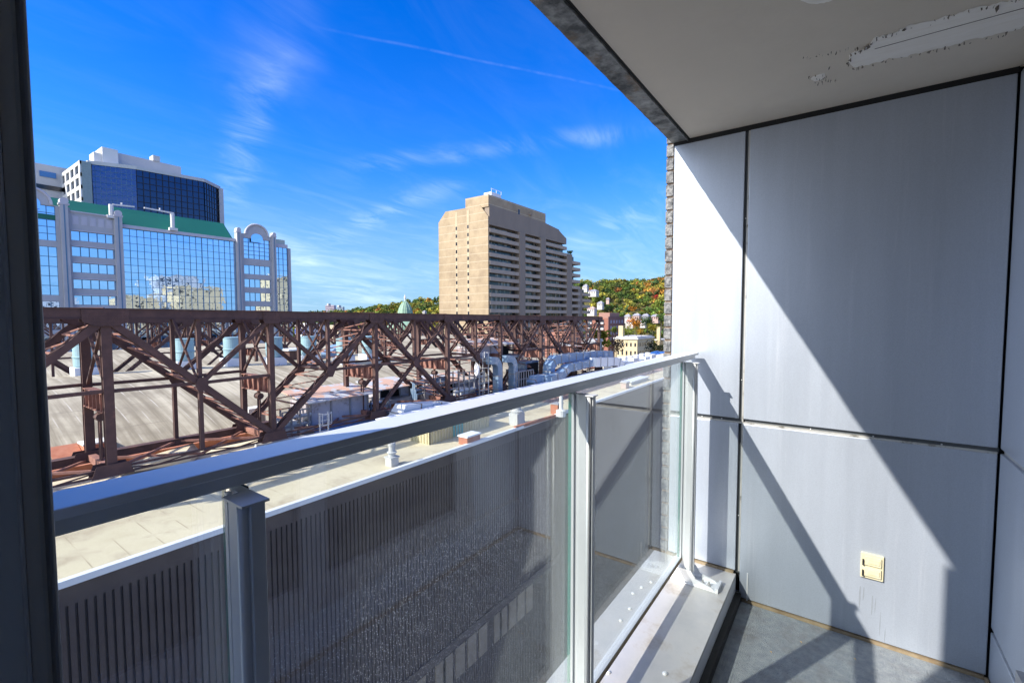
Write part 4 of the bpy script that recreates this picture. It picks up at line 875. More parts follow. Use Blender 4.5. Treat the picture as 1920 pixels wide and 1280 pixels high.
# gutter duct beneath the truss
gu = thing('roof_duct', 'low blue-grey segmented roof duct beneath the left end of truss', 'duct', (2, 28.5, RZ))
gm = MB().prism([(-8, 26.3, RZ), (5.0, 26.9, RZ), (9.2, 27.4, RZ), (9.2, 28.2, RZ), (-8, 28.2, RZ)], (0, 0, .5)); gm.build('casing', BLUEG, gu)
rm = MB()
for k in range(8): rm.box(-7+k*2.1, -6.94+k*2.1, 26.2, 28.2, RZ+.5, RZ+.54)
rm.build('seams', DARK, gu)
def on_roof(px, py, z=RZ): return P(px, py, 'Z', z)
q = on_roof(735, 872); rv = thing('roof_vent', 'small grey capped vent on a square block on the cream roof', 'roof vent', tuple(q))
MB().box(q.x-.26, q.x+.26, q.y-.26, q.y+.26, RZ, RZ+.45).box(q.x-.31, q.x+.31, q.y-.31, q.y+.31, RZ+.45, RZ+.52).build('block', PALEG, rv)
MB().lathe((q.x, q.y, RZ+.5), [(.2, 0), (.2, .2), (.27, .22), (.27, .27), (.17, .3), (.17, .62), (.21, .64), (.21, .78), (.1, .85)], 18).build('cap', PALEG, rv)
q = on_roof(878, 830); rc = thing('chimney_curb', 'low red brick curb with white cap at the parapet', 'roof curb', tuple(q))
MB().box(q.x-.55, q.x+.75, q.y-.4, q.y+.35, RZ, RZ+.5).build('brickwork', REDC, rc); MB().box(q.x-.6, q.x+.8, q.y-.45, q.y+.4, RZ+.5, RZ+.6).build('cap', WHITEP, rc)
q = on_roof(1044, 775); rc = thing('chimney_curb', 'small red brick stub beside the white pipe on cream roof', 'roof curb', tuple(q)); MB().box(q.x-.45, q.x+.45, q.y-.35, q.y+.35, RZ, RZ+.85).build('brickwork', REDC, rc); MB().box(q.x-.5, q.x+.5, q.y-.4, q.y+.4, RZ+.85, RZ+.92).build('cap', ROOFG, rc)
q = on_roof(1052, 780); pp = thing('vent_pipe', 'slim white vent pipe with round cap near the glass edge', 'pipe', tuple(q)); MB().lathe(tuple(q), [(.42, 0), (.42, .5), (.16, .6), (.16, 2.2)], 14).build('pipe', WHITE, pp); MB().lathe((q.x, q.y, q.z+2.2), [(.3, 0), (.34, .15), (.2, .35)], 14).build('cap', WHITE, pp)
q = on_roof(969, 795); pp = thing('roof_vent', 'stout grey capped vent behind the cream shed', 'roof vent', tuple(q)); MB().box(q.x-.5, q.x+.5, q.y-.4, q.y+.4, RZ, RZ+.9).build('block', PALEG, pp); MB().lathe((q.x, q.y, RZ+.9), [(.45, 0), (.5, .15), (.35, .2), (.32, .6), (.42, .65), (.4, .85)], 16).build('cap', PALEG, pp)
q = on_roof(1172, 727); pp = thing('roof_vent', 'tiny square pinkish vent seen through the right glass pane', 'roof vent', tuple(q)); MB().box(q.x-.5, q.x+.5, q.y-.3, q.y+.3, RZ, RZ+.65).build('block', mat('pinkish_vent', (.5, .38, .34)), pp); MB().box(q.x-.62, q.x+.62, q.y-.4, q.y+.4, RZ+.65, RZ+.75).build('cap', PALEG, pp)
q = on_roof(1193, 716); hp_ = thing('roof_hatch', 'flat white hatch lid on red roofing seen through right pane', 'roof hatch', tuple(q)); MB().box(q.x-3, q.x+3, q.y-.5, q.y+.6, RZ, RZ+.35).build('curb', PALEG, hp_); MB().box(q.x-3.2, q.x+3.2, q.y-.6, q.y+.7, RZ+.35, RZ+.43).build('lid', WHITEP, hp_)
red = MB().box(38, 108, 22.6, 25.4, RZ+.004, RZ+.02).build('red_roofing', mat('red_brown_roofing', (.38, .20, .15), (.46, .29, .23), scale=1, coord='w'), nb)
# cream corrugated shed
sh = thing('corrugated_shed', 'cream corrugated metal shed with flat grey roof on cream roof', 'shed', (27, 22.5, RZ))
s0, s1, s2 = on_roof(808, 825), on_roof(915, 812), on_roof(962, 790)
bx0, bx1, by0, by1 = 20.5, 31.5, s1.y, s1.y+2.0
cr = MB()
bx0 = on_roof(800, 822).x-1; bx1 = on_roof(962, 800).x-1.0; by0 = 21.6; by1 = 23.4; zt_ = RZ+1.35
cr.box(bx0+.05, bx1-.05, by0+.05, by1, RZ, zt_); x = bx0
while x < bx1: cr.box(x, x+.14, by0, by0+.06, RZ, zt_); x += .28
y = by0
while y < by1: cr.box(bx0, bx0+.06, y, y+.14, RZ, zt_); cr.box(bx1-.06, bx1, y, y+.14, RZ, zt_); y += .28
cr.build('wall', CREAM, sh); MB().box(bx0-.1, bx1+.1, by0-.1, by1+.1, zt_, zt_+.06).build('roof', PALEG, sh)
cr = MB()
for k in range(4): cr.box(bx0+2.2+k*.28, bx0+2.34+k*.28, by0-.03, by0, RZ+.05, zt_-.3)
cr.build('teal_slats', mat('teal_slat', (.10, .42, .44)), sh)
# screen wall behind the roof
sw = thing('screen_wall', 'long grey ribbed screen wall along the back of the cream roof', 'wall', (60, 25.6, RZ))
MB().box(20, 108, 25.6, 25.8, RZ, RZ+1.25).build('panels', SCREEN, sw); rm = MB(); x = 20
while x < 80: rm.box(x, x+.3, 25.52, 25.6, RZ, RZ+1.2); x += .6
rm.build('ribs', BLUEG, sw); MB().box(20, 108, 25.5, 25.9, RZ+1.25, RZ+1.33).build('cap', WHITEP, sw)
# red copings
def coping(label, a, b, w=.22):
    MBt = MB().beam((a.x, a.y, RZ+.12), (b.x, b.y, RZ+.12), .22, w); o = MBt.build('roof_coping', REDC); tag(o, label, 'coping')
coping('thin red coping strip running from the shed toward the brick stub', on_roof(965, 805), on_roof(1040, 782))
coping('thin brown coping strip left of the cream shed', on_roof(748, 832)+Vector((0, 1, 0)), on_roof(820, 815)+Vector((0, 1, 0)))
# ============================================================ EQUIPMENT CABINS AND DUCTS
def cabin(label, x0, x1, y0, y1, z0, z1, opening, legs=True, rail=True, roofm=SHEDR, seed=0):
    t = thing('equipment_cabin', label, 'shed', ((x0+x1)/2, (y0+y1)/2, z0)); r = random.Random(seed)
    n = max(3, int((x1-x0)/1.5)); w_ = MB(); 
    for i in range(n):
        a, b = x0+(x1-x0)*i/n, x0+(x1-x0)*(i+1)/n
        if i in opening: continue
        w_.box(a+.04, b-.04, y0+.02, y0+.08, z0+.1, z1-.2)
    w_.box(x0, x1, y1-.1, y1, z0, z1-.2).box(x0+.02, x0+.08, y0+.1, y1-.1, z0+.1, z1-.2); w_.build('panel_wall', SHEDP, t)
    MB().box(x0+.15, x1-.15, y0+.5, y1-.15, z0+.05, z1-.4).build('machinery', GROOVE, t)
    p_ = MB()
    for i in range(n+1): x = x0+(x1-x0)*i/n; p_.box(x-.06, x+.06, y0-.06, y0+.06, z0-.9, z1-.1)
    p_.box(x0, x1, y0-.05, y0+.05, z1-.2, z1-.1); p_.build('frame', GREYM, t)
    rf = MB().prism([(x0-.5, y0-.5, z1-.15), (x1+.5, y0-.5, z1-.15), (x1+.5, y1+.4, z1+.35), (x0-.5, y1+.4, z1+.35)], (0, 0, .08)); rf.build('roof', roofm, t)
    dk = MB().box(x0-.3, x1+.3, y0-.9, y1, z0-.12, z0); dk.box(x0-.3, x1+.3, y0-.95, y0-.88, z0-.3, z0+.05); dk.build('deck', [BLUET][0] if seed % 2 else GREYM, t)
    if rail:
        rl = MB()
        for i in range(n*2+1): x = x0+(x1-x0)*i/(n*2); rl.tube([(x, y0-.85, z0), (x, y0-.85, z0+1.0)], .025, 5)
        for zz in (.5, 1.0): rl.tube([(x0, y0-.85, z0+zz), (x1, y0-.85, z0+zz)], .025, 5)
        if seed != 3: rl.build('guard_rail', GREYM, t)
    return t
def cab_px(label, xl, xr, y0, dy, pyb, pyt, opening, seed, rail=True, **k):
    a, b = P(xl, pyb, 'Y', y0), P(xr, pyb, 'Y', y0); zt = P((xl+xr)/2, pyt, 'Y', y0).z; zb = P((xl+xr)/2, pyb, 'Y', y0).z
    return cabin(label, a.x, b.x, y0, y0+dy, zb, zt, opening, rail=rail, seed=seed, **k)
cab_px('large equipment shed with patched pink and grey roof beside the second truss post', 583, 690, 29.6, 2.6, 790, 742, (3, 4), 1, rail=False)
cab_px('shaded equipment shed with blue-grey roof between the third and fourth truss posts', 712, 768, 31.9, 2.2, 745, 723, (0, 1), 2, rail=False)
cab_px('equipment shed with flat patched roof left of the twin curved ducts', 825, 902, 30.4, 2.6, 738, 712, (0, 3), 3, rail=False)
cab_px('raised grey equipment cabin on a platform above the twin curved ducts', 896, 962, 29.2, 2.8, 669, 644, (2,), 4, rail=False)
cab_px('small white cabin among the far truss posts at right', 1078, 1092, 31, 2.5, 662, 648, (1,), 6, rail=False)
# platform legs and ladder of the raised cabin
a = P(896, 669, 'Y', 29.0); b = P(962, 669, 'Y', 29.0)
pf_ = thing('steel_platform', 'steel platform on posts carrying the raised grey cabin', 'platform', (a.x, 29, -8.4)); m_ = MB()
for x in (a.x+.2, (a.x+b.x)/2, b.x-.2):
    for y in (28.4, 31.6): m_.box(x-.08, x+.08, y-.08, y+.08, -8.4, a.z-.35)
m_.build('posts', GREYM, pf_); MB().box(a.x-.6, b.x+.6, 28.0, 32.2, a.z-.38, a.z-.14).build('deck', GREYM, pf_)
def ladder(label, px, pyb, pyt, y, w=.5, cage=True):
    a, b = P(px, pyb, 'Y', y), P(px, pyt, 'Y', y); t = thing('caged_ladder', label, 'ladder', tuple(a)); m_ = MB()
    for s in (-w/2, w/2): m_.box(a.x+s-.04, a.x+s+.04, y-.04, y+.04, a.z, b.z)
    m_.build('rails', PALEG, t); m_ = MB(); z = a.z
    while z < b.z: m_.box(a.x-w/2, a.x+w/2, y-.025, y+.025, z, z+.05); z += .35
    m_.build('rungs', PALEG, t)
    if cage:
        m_ = MB(); z = a.z+.9
        while z < b.z: m_.tube([(a.x+w*.7*math.cos(u), y-w*.9*math.sin(u)-.05, z) for u in [math.pi*i/8 for i in range(9)]], .025, 4, False); z += .7
        for u in (.6, 1.57, 2.5): m_.box(a.x+w*.7*math.cos(u)-.02, a.x+w*.7*math.cos(u)+.02, y-w*.9*math.sin(u)-.07, y-w*.9*math.sin(u)-.03, a.z+.9, b.z)
        m_.build('cage', PALEG, t)
ladder('grey caged ladder climbing to the raised cabin', 904, 760, 660, 28.2, .8)
ladder('pale caged ladder in front of the large equipment shed', 608, 818, 772, 27.9, .6)
dsh = P(914, 700, 'Y', 27.4)
# satellite dish
q = P(914, 0+694, 'Y', 27.2); ds = thing('satellite_dish', 'white satellite dish seen edge-on beside the caged ladder', 'satellite dish', (q.x, 27.2, -8))
prof = [(0.02, 0), (.35, .04), (.62, .13), (.80, .25)]
q = P(897, 693, 'Y', 27.4); dm = MB(); n = 20; vs = []; fs = []
for r_, z_ in prof:
    for k in range(n): u = 2*math.pi*k/n; dn, dt = Vector((-.82, .42, .2)), Vector((.42, .82, 0)); vs.append(tuple(q+dn*z_+dt*(r_*math.cos(u)*.62)+Vector((0, 0, r_*math.sin(u)*.75))))
for i in range(3):
    for k in range(n): fs.append((i*n+k, i*n+(k+1) % n, (i+1)*n+(k+1) % n, (i+1)*n+k))
dm.add(vs, fs); o = dm.build('reflector', WHITEP, ds); sm = o.modifiers.new('s', 'SOLIDIFY'); sm.thickness = .03
MB().tube([(q.x, q.y, q.z-1.0), (q.x+.3, q.y, -8.3)], .06, 8).build('mast', GREYM, ds)
# twin curved ducts
def arch_duct(label, px, pyt, pyb, y, w):
    a, b = P(px, pyt, 'Y', y), P(px, pyb, 'Y', y); t = thing('curved_duct', label, 'duct', (a.x, y, b.z)); R = .9; pts = [(a.x, y, b.z-2)]
    pts += [(a.x-R+R*math.cos(u), y+ .0, a.z-R+R*math.sin(u)) for u in [math.pi/2*i/5 for i in range(6)]] + [(a.x-R-.5, y, a.z)]
    MB().rectpath(pts, w, w).build('duct', BLUEG, t); m_ = MB(); z = b.z-1
    while z < a.z-R: m_.box(a.x-w/2-.04, a.x+w/2+.04, y-w/2-.04, y+w/2+.04, z, z+.07); z += 1.3
    m_.build('seam_flanges', GREYM, t)
arch_duct('left one of the twin curved blue-grey ducts under the raised cabin', 933, 674, 735, 27.4, .68)
arch_duct('right one of the twin curved blue-grey ducts under the raised cabin', 962, 671, 730, 27.4, .68)
def duct_px(name, label, pts, y, w, h, m, seams=True, dep=None):
    ps = [P(px, py, 'Y', y if not isinstance(y, list) else y[i]) for i, (px, py) in enumerate(pts)]
    t = thing(name, label, 'duct', tuple(ps[0])); MB().rectpath(ps, w, h).build('casing', m, t)
    m_ = MB()
    for p, q in zip(ps, ps[1:]):
        L_ = (q-p).length; n = max(1, int(L_/1.6)); d_ = (q-p).normalized()
        for i in range(n): c = p.lerp(q, (i+.5)/n); m_.beam(c-d_*.04, c+d_*.04, h+.1, w+.1)
    m_.build('seam_flanges', GREYM, t); return t
duct_px('blue_duct', 'large S-shaped blue duct dropping at the right end of trusses', [(996, 722), (1002, 712), (1028, 708), (1030, 686), (1038, 674), (1080, 668), (1130, 664), (1141, 664), (1141, 676)], 26.6, 1.0, .92, BLUES)
duct_px('blue_duct', 'lower blue duct sloping beneath the S-shaped duct', [(1028, 712), (1050, 703), (1062, 690), (1092, 683), (1118, 678)], 25.6, .9, .85, BLUES)
duct_px('white_duct', 'white duct with angled end right of the blue ducts', [(1112, 679), (1150, 677), (1160, 683), (1166, 693)], 25.2, 1.1, 1.1, WHITED)
duct_px('white_duct', 'broad white-blue humped duct beyond the rail between the sheds', [(742, 792), (756, 768), (800, 764), (832, 762), (850, 770), (866, 790)], 26.8, 1.3, .85, WHITED)
# railings and pipes clutter between cabins
def pipe_run(label, pts, y, r=.12, m=GREYM):
    o = MB().tube([P(px, py, 'Y', y) for px, py in pts], r, 8).build('pipe_run', m); tag(o, label, 'pipe')
pipe_run('long thin grey pipe rail passing above the large shed roof', [(600, 741), (700, 729), (800, 727)], 32.0, .07)
pipe_run('low grey pipe running in front of the large equipment shed', [(560, 812), (660, 792), (740, 770)], 29.2, .22)
pipe_run('white pipe along the foot of the truss near second post', [(480, 838), (540, 826), (600, 815)], 28.6, .2, PALEG)
gr = thing('guard_rail', 'grey steel guard rail between twin ducts and blue duct', 'railing', tuple(P(970, 715, 'Y', 28))); m_ = MB()
a, b = P(968, 722, 'Y', 27), P(1000, 714, 'Y', 27)
for i in range(8): x = a.x+(b.x-a.x)*i/7; m_.tube([(x, 27, -8.3), (x, 27, -5.6)], .06, 5)
m_.build('posts', GREYM, gr); MB().tube([(a.x, 27, -5.6), (b.x, 27, -5.6)], .06, 5).tube([(a.x, 27, -6.4), (b.x, 27, -6.4)], .05, 5).build('rails', GREYM, gr)
pil = MB(); 
for i, (px, h_) in enumerate(((988, 3.4), (975, 2.6), (1052, 1.2))):
    q = P(px, 715, 'Y', 29.5); u = thing('rooftop_unit', ['tall blue-grey rooftop unit left of S-shaped duct', 'boxy grey rooftop unit behind the guard rail', 'dark flat rooftop unit under the lower blue duct'][i], 'air unit', (q.x, 29.5, -8.4)); MB().box(q.x-1.2, q.x+1.4, 28.8, 30.6, -8.4, -8.4+h_).build('casing', [BLUEG, GREYM, DARKWIN][i], u); MB().box(q.x-1.0, q.x+1.2, 28.76, 28.8, -7.9, -8.6+h_).build('grille', GROOVE, u)
cl_specs = [('open steel frame tower with pipes left of the twin ducts', 868, 760, 29.0, 2.2, 3.2), ('low steel frame with pipes behind the humped white duct', 812, 752, 30.5, 3.0, 2.2), ('steel frame of pipes right of the large equipment shed', 706, 790, 30.8, 1.8, 1.9),
            ('steel pipe rack behind the twin ducts at the fifth post', 986, 705, 31.6, 3.2, 3.4), ('tall thin pipe rack between blue duct and last truss posts', 1062, 668, 31.4, 4.0, 2.6), ('small pipe rack at the foot of the truss left of the large shed', 548, 812, 29.8, 1.8, 1.6)]
for i, (lb, px, py, yy, w_, h_) in enumerate(cl_specs):
    q = P(px, py, 'Y', yy); t = thing('pipe_rack', lb, 'pipe rack', (q.x, yy, q.z)); m_ = MB(); r_ = random.Random(40+i)
    for k in range(4):
        x = q.x-w_/2+w_*k/3
        for y in (yy-.5, yy+.9): m_.box(x-.05, x+.05, y-.05, y+.05, q.z-1.2, q.z+h_)
    for z in (.35, .7, 1.0): m_.box(q.x-w_/2, q.x+w_/2, yy-.54, yy-.46, q.z+h_*z-.05, q.z+h_*z+.03)
    m_.build('frame', GREYM, t); m_ = MB()
    for k in range(5): z = q.z+r_.uniform(.1, .95)*h_; y = yy+r_.uniform(-.4, .8); rr2 = r_.uniform(.06, .17); m_.tube([(q.x-w_*.7, y, z-1.5), (q.x-w_*.7, y, z), (q.x+w_*.6, y, z), (q.x+w_*.6, y+.8, z-.6)], rr2, 8)
    m_.build('pipes', [PALEG, BLUEG, WHITED, RUST2, GREYM, PALEG][i], t); x = q.x+r_.uniform(-.3, .3)*w_
    MB().box(x-.5, x+.5, yy-.3, yy+.7, q.z-.6, q.z+h_*.5).box(x-.55, x+.55, yy-.35, yy+.75, q.z+h_*.5, q.z+h_*.5+.06).build('fan_box', [WHITE, SHEDP, BLUEG, SHEDP, PALEG, WHITE][i], t)
r_ = random.Random(77)
for i, (px, py, lb) in enumerate(((300, 868, 'pale crumpled tarp bundle at the vault foot under the first truss bay'), (560, 838, 'cream tarp bundle at the foot of the truss right of second post'), (655, 806, 'white tarp bundle below the large equipment shed'))):
    q = P(px, py, 'Y', 31.0); V = [(q.x+r_.gauss(0, .8), 30.8+r_.gauss(0, .4), -8.2+abs(r_.gauss(0, .35))) for _ in range(40)]
    import bmesh
    bm = bmesh.new(); [bm.verts.new(v) for v in V]; bmesh.ops.convex_hull(bm, input=bm.verts); me = bpy.data.meshes.new('tarp_bundle'); bm.to_mesh(me); bm.free(); me.materials.append([ROOFC, ROOFC, WHITED][i])
    o = bpy.data.objects.new('tarp_bundle', me); COL.objects.link(o); tag(o, lb, 'tarp')
fl_ = thing('roof_flashing', 'reddish flashing strip along the lower edge of the near vault', 'flashing', (24, 33, -7.9)); MB().box(-14, 62, 32.7, 33.15, -8.2, -7.82).build('strip', REDC, fl_)
# blue roof and white-topped plant far right
q0, q1 = P(1145, 672, 'Y', 34), P(1232, 665, 'Y', 34); q0.z = q1.z
br = thing('blue_roof', 'bright blue roofing surface right of the ducts below cream building', 'roof', (q0.x, 34, -8)); m_ = MB().box(q0.x, q1.x+10, 33.5, 37.5, -9.5, q0.z); r_ = random.Random(5)
for i in range(60): x = r_.uniform(q0.x, q1.x+8); y = r_.uniform(33.5, 37); m_.box(x, x+2.2, y, y+.5, q0.z, q0.z+r_.uniform(.05, .22))
m_.build('surface', BLUET, br)
r_ = random.Random(9); m_ = []
for i in range(7):
    q = P(1150+i*11, 682-i*2.2, 'Y', 28.5); t = thing('white_roof_unit', 'white rooftop unit number' if 0 else f'{ORD[i]} small white rooftop unit from left in the row beside the white duct', 'air unit', (q.x, 28.5, -8.4), 'white units in a row beyond the ducts')
    MB().box(q.x-1.1, q.x+1.3, 27.6, 29.6, -8.4, q.z+r_.uniform(0, .5)).build('casing', WHITED if i % 3 else WHITE, t); MB().lathe((q.x, 28.6, q.z+.2), [(.5, 0), (.5, .5), (.3, .6)], 10).build('fan_cowl', PALEG, t)
# ============================================================ BALCONY
FZ, CZ, WX = -1.5, .965, 2.637
YF = -.52; YE = .805
struct('balcony_floor', MB().box(-1.2, WX+.02, YF-.3, .405, FZ-.12, FZ), FLOOR)
# curb
cb = thing('balcony_curb', 'grey metal-clad curb under the glass railing', 'curb', (1.3, .6, FZ))
MB().box(-1.2, WX-.005, .433, .868, -1.375, -1.36).build('top_flashing', CURB, cb)
MB().box(-1.2, WX-.005, .433, .445, -1.455, -1.376).build('front_flashing', ALU, cb)
MB().box(-1.2, WX-.01, .405, .850, -1.75, -1.456).box(-1.2, WX-.01, .446, .850, -1.456, -1.376).build('core', DARK, cb)
bolts = MB()
for px, py in ((1221, 1091), (1203, 1101), (1187, 1112), (1181, 1141), (1164, 1163)):
    q = P(px, py, 'Z', -1.36); bolts.lathe((q.x, q.y, -1.36), [(.008, 0), (.008, .004), (.004, .007)], 10)
for (x, y) in ((1.72, .52), (1.60, .70)): bolts.lathe((x, y, -1.36), [(.010, 0), (.010, .004), (.005, .008)], 10)
bolts.build('screw_heads', ALU, cb)
# side wall
sw_ = thing('side_wall', 'balcony side wall of brushed grey aluminium panels', 'wall', (WX, .1, FZ))
MB().box(WX+.03, WX+.2, YF-.2, .80, -2.2, 1.1).build('backing', DARK, sw_)
JZ = -.543; SY = .427
def wpanel(y0, y1, z0, z1, nm='panel'): return MB().box(WX, WX+.025, y0, y1, z0, z1).build(nm, PANEL, sw_, bevel=.003)
wpanel(YF+.006, SY-.011, JZ+.013, .938); wpanel(YF+.006, SY-.011, FZ+.018, JZ-.013); wpanel(SY+.011, .792, JZ+.013, .938); wpanel(SY+.011, .792, -1.345, JZ-.013)
wpanel(SY-.012, .80, -2.2, -1.46, 'panel')
jn = MB().box(WX+.016, WX+.030, YF, .795, JZ-.013, JZ+.013).build('joint', JOINT, sw_)
MB().box(WX+.004, WX+.016, YF+.006, .792, JZ-.0128, JZ-.004).box(WX+.003, WX+.016, SY-.0105, SY-.003, -1.345, .937).build('joint_bead', REVEAL, sw_)
MB().box(WX+.017, WX+.029, SY-.011, SY+.011, -1.36, .938).build('joint', JOINT, sw_)
jb = MB()
for z in (.5, -.33, -1.05): jb.box(WX+.008, WX+.013, SY+.001, SY+.005, z, z+.004)
for y in (.12, -.12, -.35, .62, .52): jb.box(WX+.008, WX+.013, y, y+.005, JZ-.003, JZ+.002)
jb.build('rivets', ALU, sw_)
MB().box(WX-.006, WX+.02, YF+.01, .405, FZ, FZ+.012).box(WX-.01, WX+.02, .446, .80, -1.36, -1.35).build('floor_sealant', SEAL, sw_)
MB().box(WX-.003, WX, .375, .381, FZ+.012, -1.34).build('trim_strip', ALU, sw_)
MB().box(WX+.008, WX+.03, YF, .8, .94, CZ).build('top_shadow_gap', DARK, sw_)
# outlet cover
ot = thing('outlet_cover', 'ivory double outlet cover low on the aluminium side wall', 'electrical outlet', (WX, -.131, -1.14))
MB().box(WX-.012, WX-.0, -.173, -.089, -1.197, -1.081).build('plate', IVORY, ot, bevel=.003)
for zc_ in (-1.112, -1.163):
    fl_ = MB().box(WX-.020, WX-.012, -.164, -.103, zc_-.021, zc_+.021).build('flap', IVORY, ot, bevel=.002)
    MB().box(WX-.023, WX-.020, -.158, -.115, zc_-.010, zc_+.012).build('raised_face', IVORY, fl_, bevel=.001)
MB().box(WX-.024, WX-.012, -.101, -.095, -1.185, -1.160).box(WX-.024, WX-.012, -.101, -.095, -1.135, -1.110).build('hinge', DARK, ot)
dr = MB()
for (px, ya_, yb2, w_) in ((1613, 1098, 1138, 4), (1620, 1100, 1125, 3), (1636, 1116, 1152, 3), (1642, 1120, 1148, 2), (1651, 1146, 1190, 1.6), (1660, 1178, 1205, 1.5)):
    n_ = 7; L0, R0 = [], []
    for i in range(n_+1):
        t_ = i/n_; yy = ya_+(yb2-ya_)*t_; hw = w_*math.sin(math.pi*(.12+.8*t_))*random.uniform(.7, 1.2)*.5; a = P(px-hw-t_*2, yy, 'X', WX-.0006); b = P(px+hw-t_*2, yy, 'X', WX-.0006); L0.append(a); R0.append(b)
    v_ = L0+R0[::-1]; dr.prism([(WX-.0006, p.y, p.z) for p in v_], (.0004, 0, 0))
dr.build('drip_stain', mat('drip_stain_grey', (.30, .33, .38), rough=.6, metal=.3), sw_)
# brick reveal
bw = thing('brick_wall_edge', 'narrow edge of speckled grey brick wall beside the aluminium panels', 'wall', (WX, .82, 0))
MB().box(WX+.02, WX+.30, .799, .836, -6, 2.6).build('mortar', MORTAR, bw)
bk = MB(); z = -6.
while z < 2.6: bk.box(WX+.008, WX+.28, .80, .8385, z+.003, z+.064); z += .0725
bk.build('bricks', BRICK, bw)
# facade behind the camera and its window
fc = thing('facade_wall', 'balcony back wall of grey aluminium panels with dark window', 'wall', (1, YF, FZ))
MB().box(-1.2, WX+.2, YF-.25, YF-.03, -2.2, 1.1).build('backing', DARK, fc)
for (x0, x1, z0, z1) in ((2.15, WX-.004, -.53, .938), (2.15, WX-.004, -1.27, -.55), (-1.2, WX-.004, FZ+.018, -1.29)): MB().box(x0, x1, YF-.025, YF, z0, z1).build('panel', PANEL, fc, bevel=.003)
MB().box(-1.2, WX, YF-.03, YF-.012, -1.29, -1.27).box(2.15, WX, YF-.03, YF-.012, -.55, -.53).build('joint', REVEAL, fc)
wf_ = MB().box(1.02, 1.14, YF-.03, YF+.03, -1.24, .93).box(1.98, 2.12, YF-.03, YF+.02, -1.24, .93).box(.0, 2.12, YF-.03, YF+.04, -1.265, -1.14).box(0, 2.12, YF-.03, YF+.03, .85, .935).box(-.06, .04, YF-.03, YF+.03, -1.24, .93)
wo_ = wf_.build('window_frame', FRAME, fc); MB().box(.04, 1.98, YF-.02, YF-.005, -1.14, .85).build('window_pane', DKGLASS, fc)
MB().box(-1.2, WX, YF, YF+.012, FZ, FZ+.012).build('floor_sealant', SEAL, fc)
# left jamb pier at the edge of the view
jp = thing('jamb_pier', 'dark grey door jamb with pale weather strip at left edge', 'door frame', (0, .5, FZ))
def azx(px, y): r = P(px, 640, 'Y', y); return r.x
ya = .45
def jstrip(pxa, pxb, y0, y1, m, nm):
    xa0, xb0 = azx(pxa, y0), azx(pxb, y0); return MB().prism([(xa0, y0, -2), (xb0, y0, -2), (xb0*1.0, y1, -2), (xa0, y1, -2)], (0, 0, 3.2)).build(nm, m, jp)
xe = azx(79, ya)
MB().prism([(-.40, ya, -2), (xe, ya, -2), (.118, .83, -2), (-.40, .83, -2)], (0, 0, 2.955)).build('post', JAMB, jp)
MB().box(azx(22, ya), azx(56, ya-.01), ya-.008, ya-.001, -2, .955).build('weather_strip', JSEAL, jp)
MB().box(azx(62, ya), xe-.001, ya-.016, ya-.001, -2, .955).build('edge_trim', FRAME, jp, bevel=.002)
MB().box(azx(13, ya), azx(18, ya), ya-.012, ya-.001, -2, .955).build('bead', ALU, jp)
pw = thing('partition_wall', 'grey partition wall closing the left end of the balcony', 'wall', (-.5, 0, FZ)); MB().box(-.55, -.42, YF, .83, -2, CZ-.01).build('panel', PANEL, pw)
# ceiling
cl_ = struct('balcony_ceiling', MB().box(-1.4, WX+.02, YF-.3, .712, CZ, CZ+.25), CEIL)
pe = []
top_e = [(1590, 118), (1596, 100), (1620, 92), (1640, 72), (1668, 64), (1700, 50), (1745, 40), (1790, 27), (1835, 15), (1870, 8), (1915, -6), (1990, -32)]
bot_e = [(1990, 26), (1920, 50), (1880, 63), (1830, 72), (1780, 86), (1740, 95), (1700, 106), (1660, 112), (1630, 122), (1600, 126)]
def jag(e, k):
    out = []
    for a, b in zip(e, e[1:]):
        for i in range(5): t_ = i/5; out.append((a[0]+(b[0]-a[0])*t_+random.uniform(-2, 2), a[1]+(b[1]-a[1])*t_+random.uniform(-k, k)))
    out.append(e[-1]); return out
poly = [P(x, y, 'Z', CZ-.0015) for x, y in jag(top_e, 2.2)]+[P(x, y, 'Z', CZ-.0015) for x, y in jag(bot_e, 1.8)]
MB().prism([(p.x, p.y, CZ-.0018) for p in poly], (0, 0, .0016)).build('bare_patch', BARE, cl_)
p2 = [P(x, y, 'Z', CZ) for x, y in jag([(1500, -14), (1503, 1), (1522, 7), (1545, 5), (1566, -3), (1570, -14)], 1.5)]
MB().prism([(p.x, p.y, CZ-.0018) for p in p2], (0, 0, .0016)).build('bare_patch', BARE, cl_)
p3 = [P(x, y, 'Z', CZ) for x, y in [(1520, 148), (1524, 144), (1536, 139), (1546, 137), (1547, 143), (1541, 149), (1527, 152)]]
MB().prism([(p.x, p.y, CZ-.0018) for p in p3], (0, 0, .0016)).build('bare_patch', BARE, cl_)
fk = MB(); 
def flake(x, y, s, a):
    q = P(x, y, 'Z', CZ-.002); pts = []
    for k in range(4): u = a+k*1.57+random.uniform(-.5, .5); r_ = s*random.uniform(.4, 1.1); pts.append((q.x+r_*math.cos(u)*1.0, q.y+r_*math.sin(u)*.5, CZ-.003-random.random()*.013))
    fk.add(pts+[(p[0], p[1], p[2]+.001) for p in pts], [(0, 1, 2, 3), (7, 6, 5, 4), (0, 4, 5, 1), (1, 5, 6, 2), (2, 6, 7, 3), (3, 7, 4, 0)])
for a, b in zip(jag(top_e, 2), jag(top_e, 2)[1:]):
    if random.random() < .75: flake(a[0], a[1], random.uniform(.004, .013), random.random()*3)
for a in jag(bot_e, 2):
    if random.random() < .6: flake(a[0], a[1], random.uniform(.004, .011), random.random()*3)
for i in range(26): flake(random.gauss(1538, 16), random.gauss(146, 6), random.uniform(.002, .007), random.random()*3)
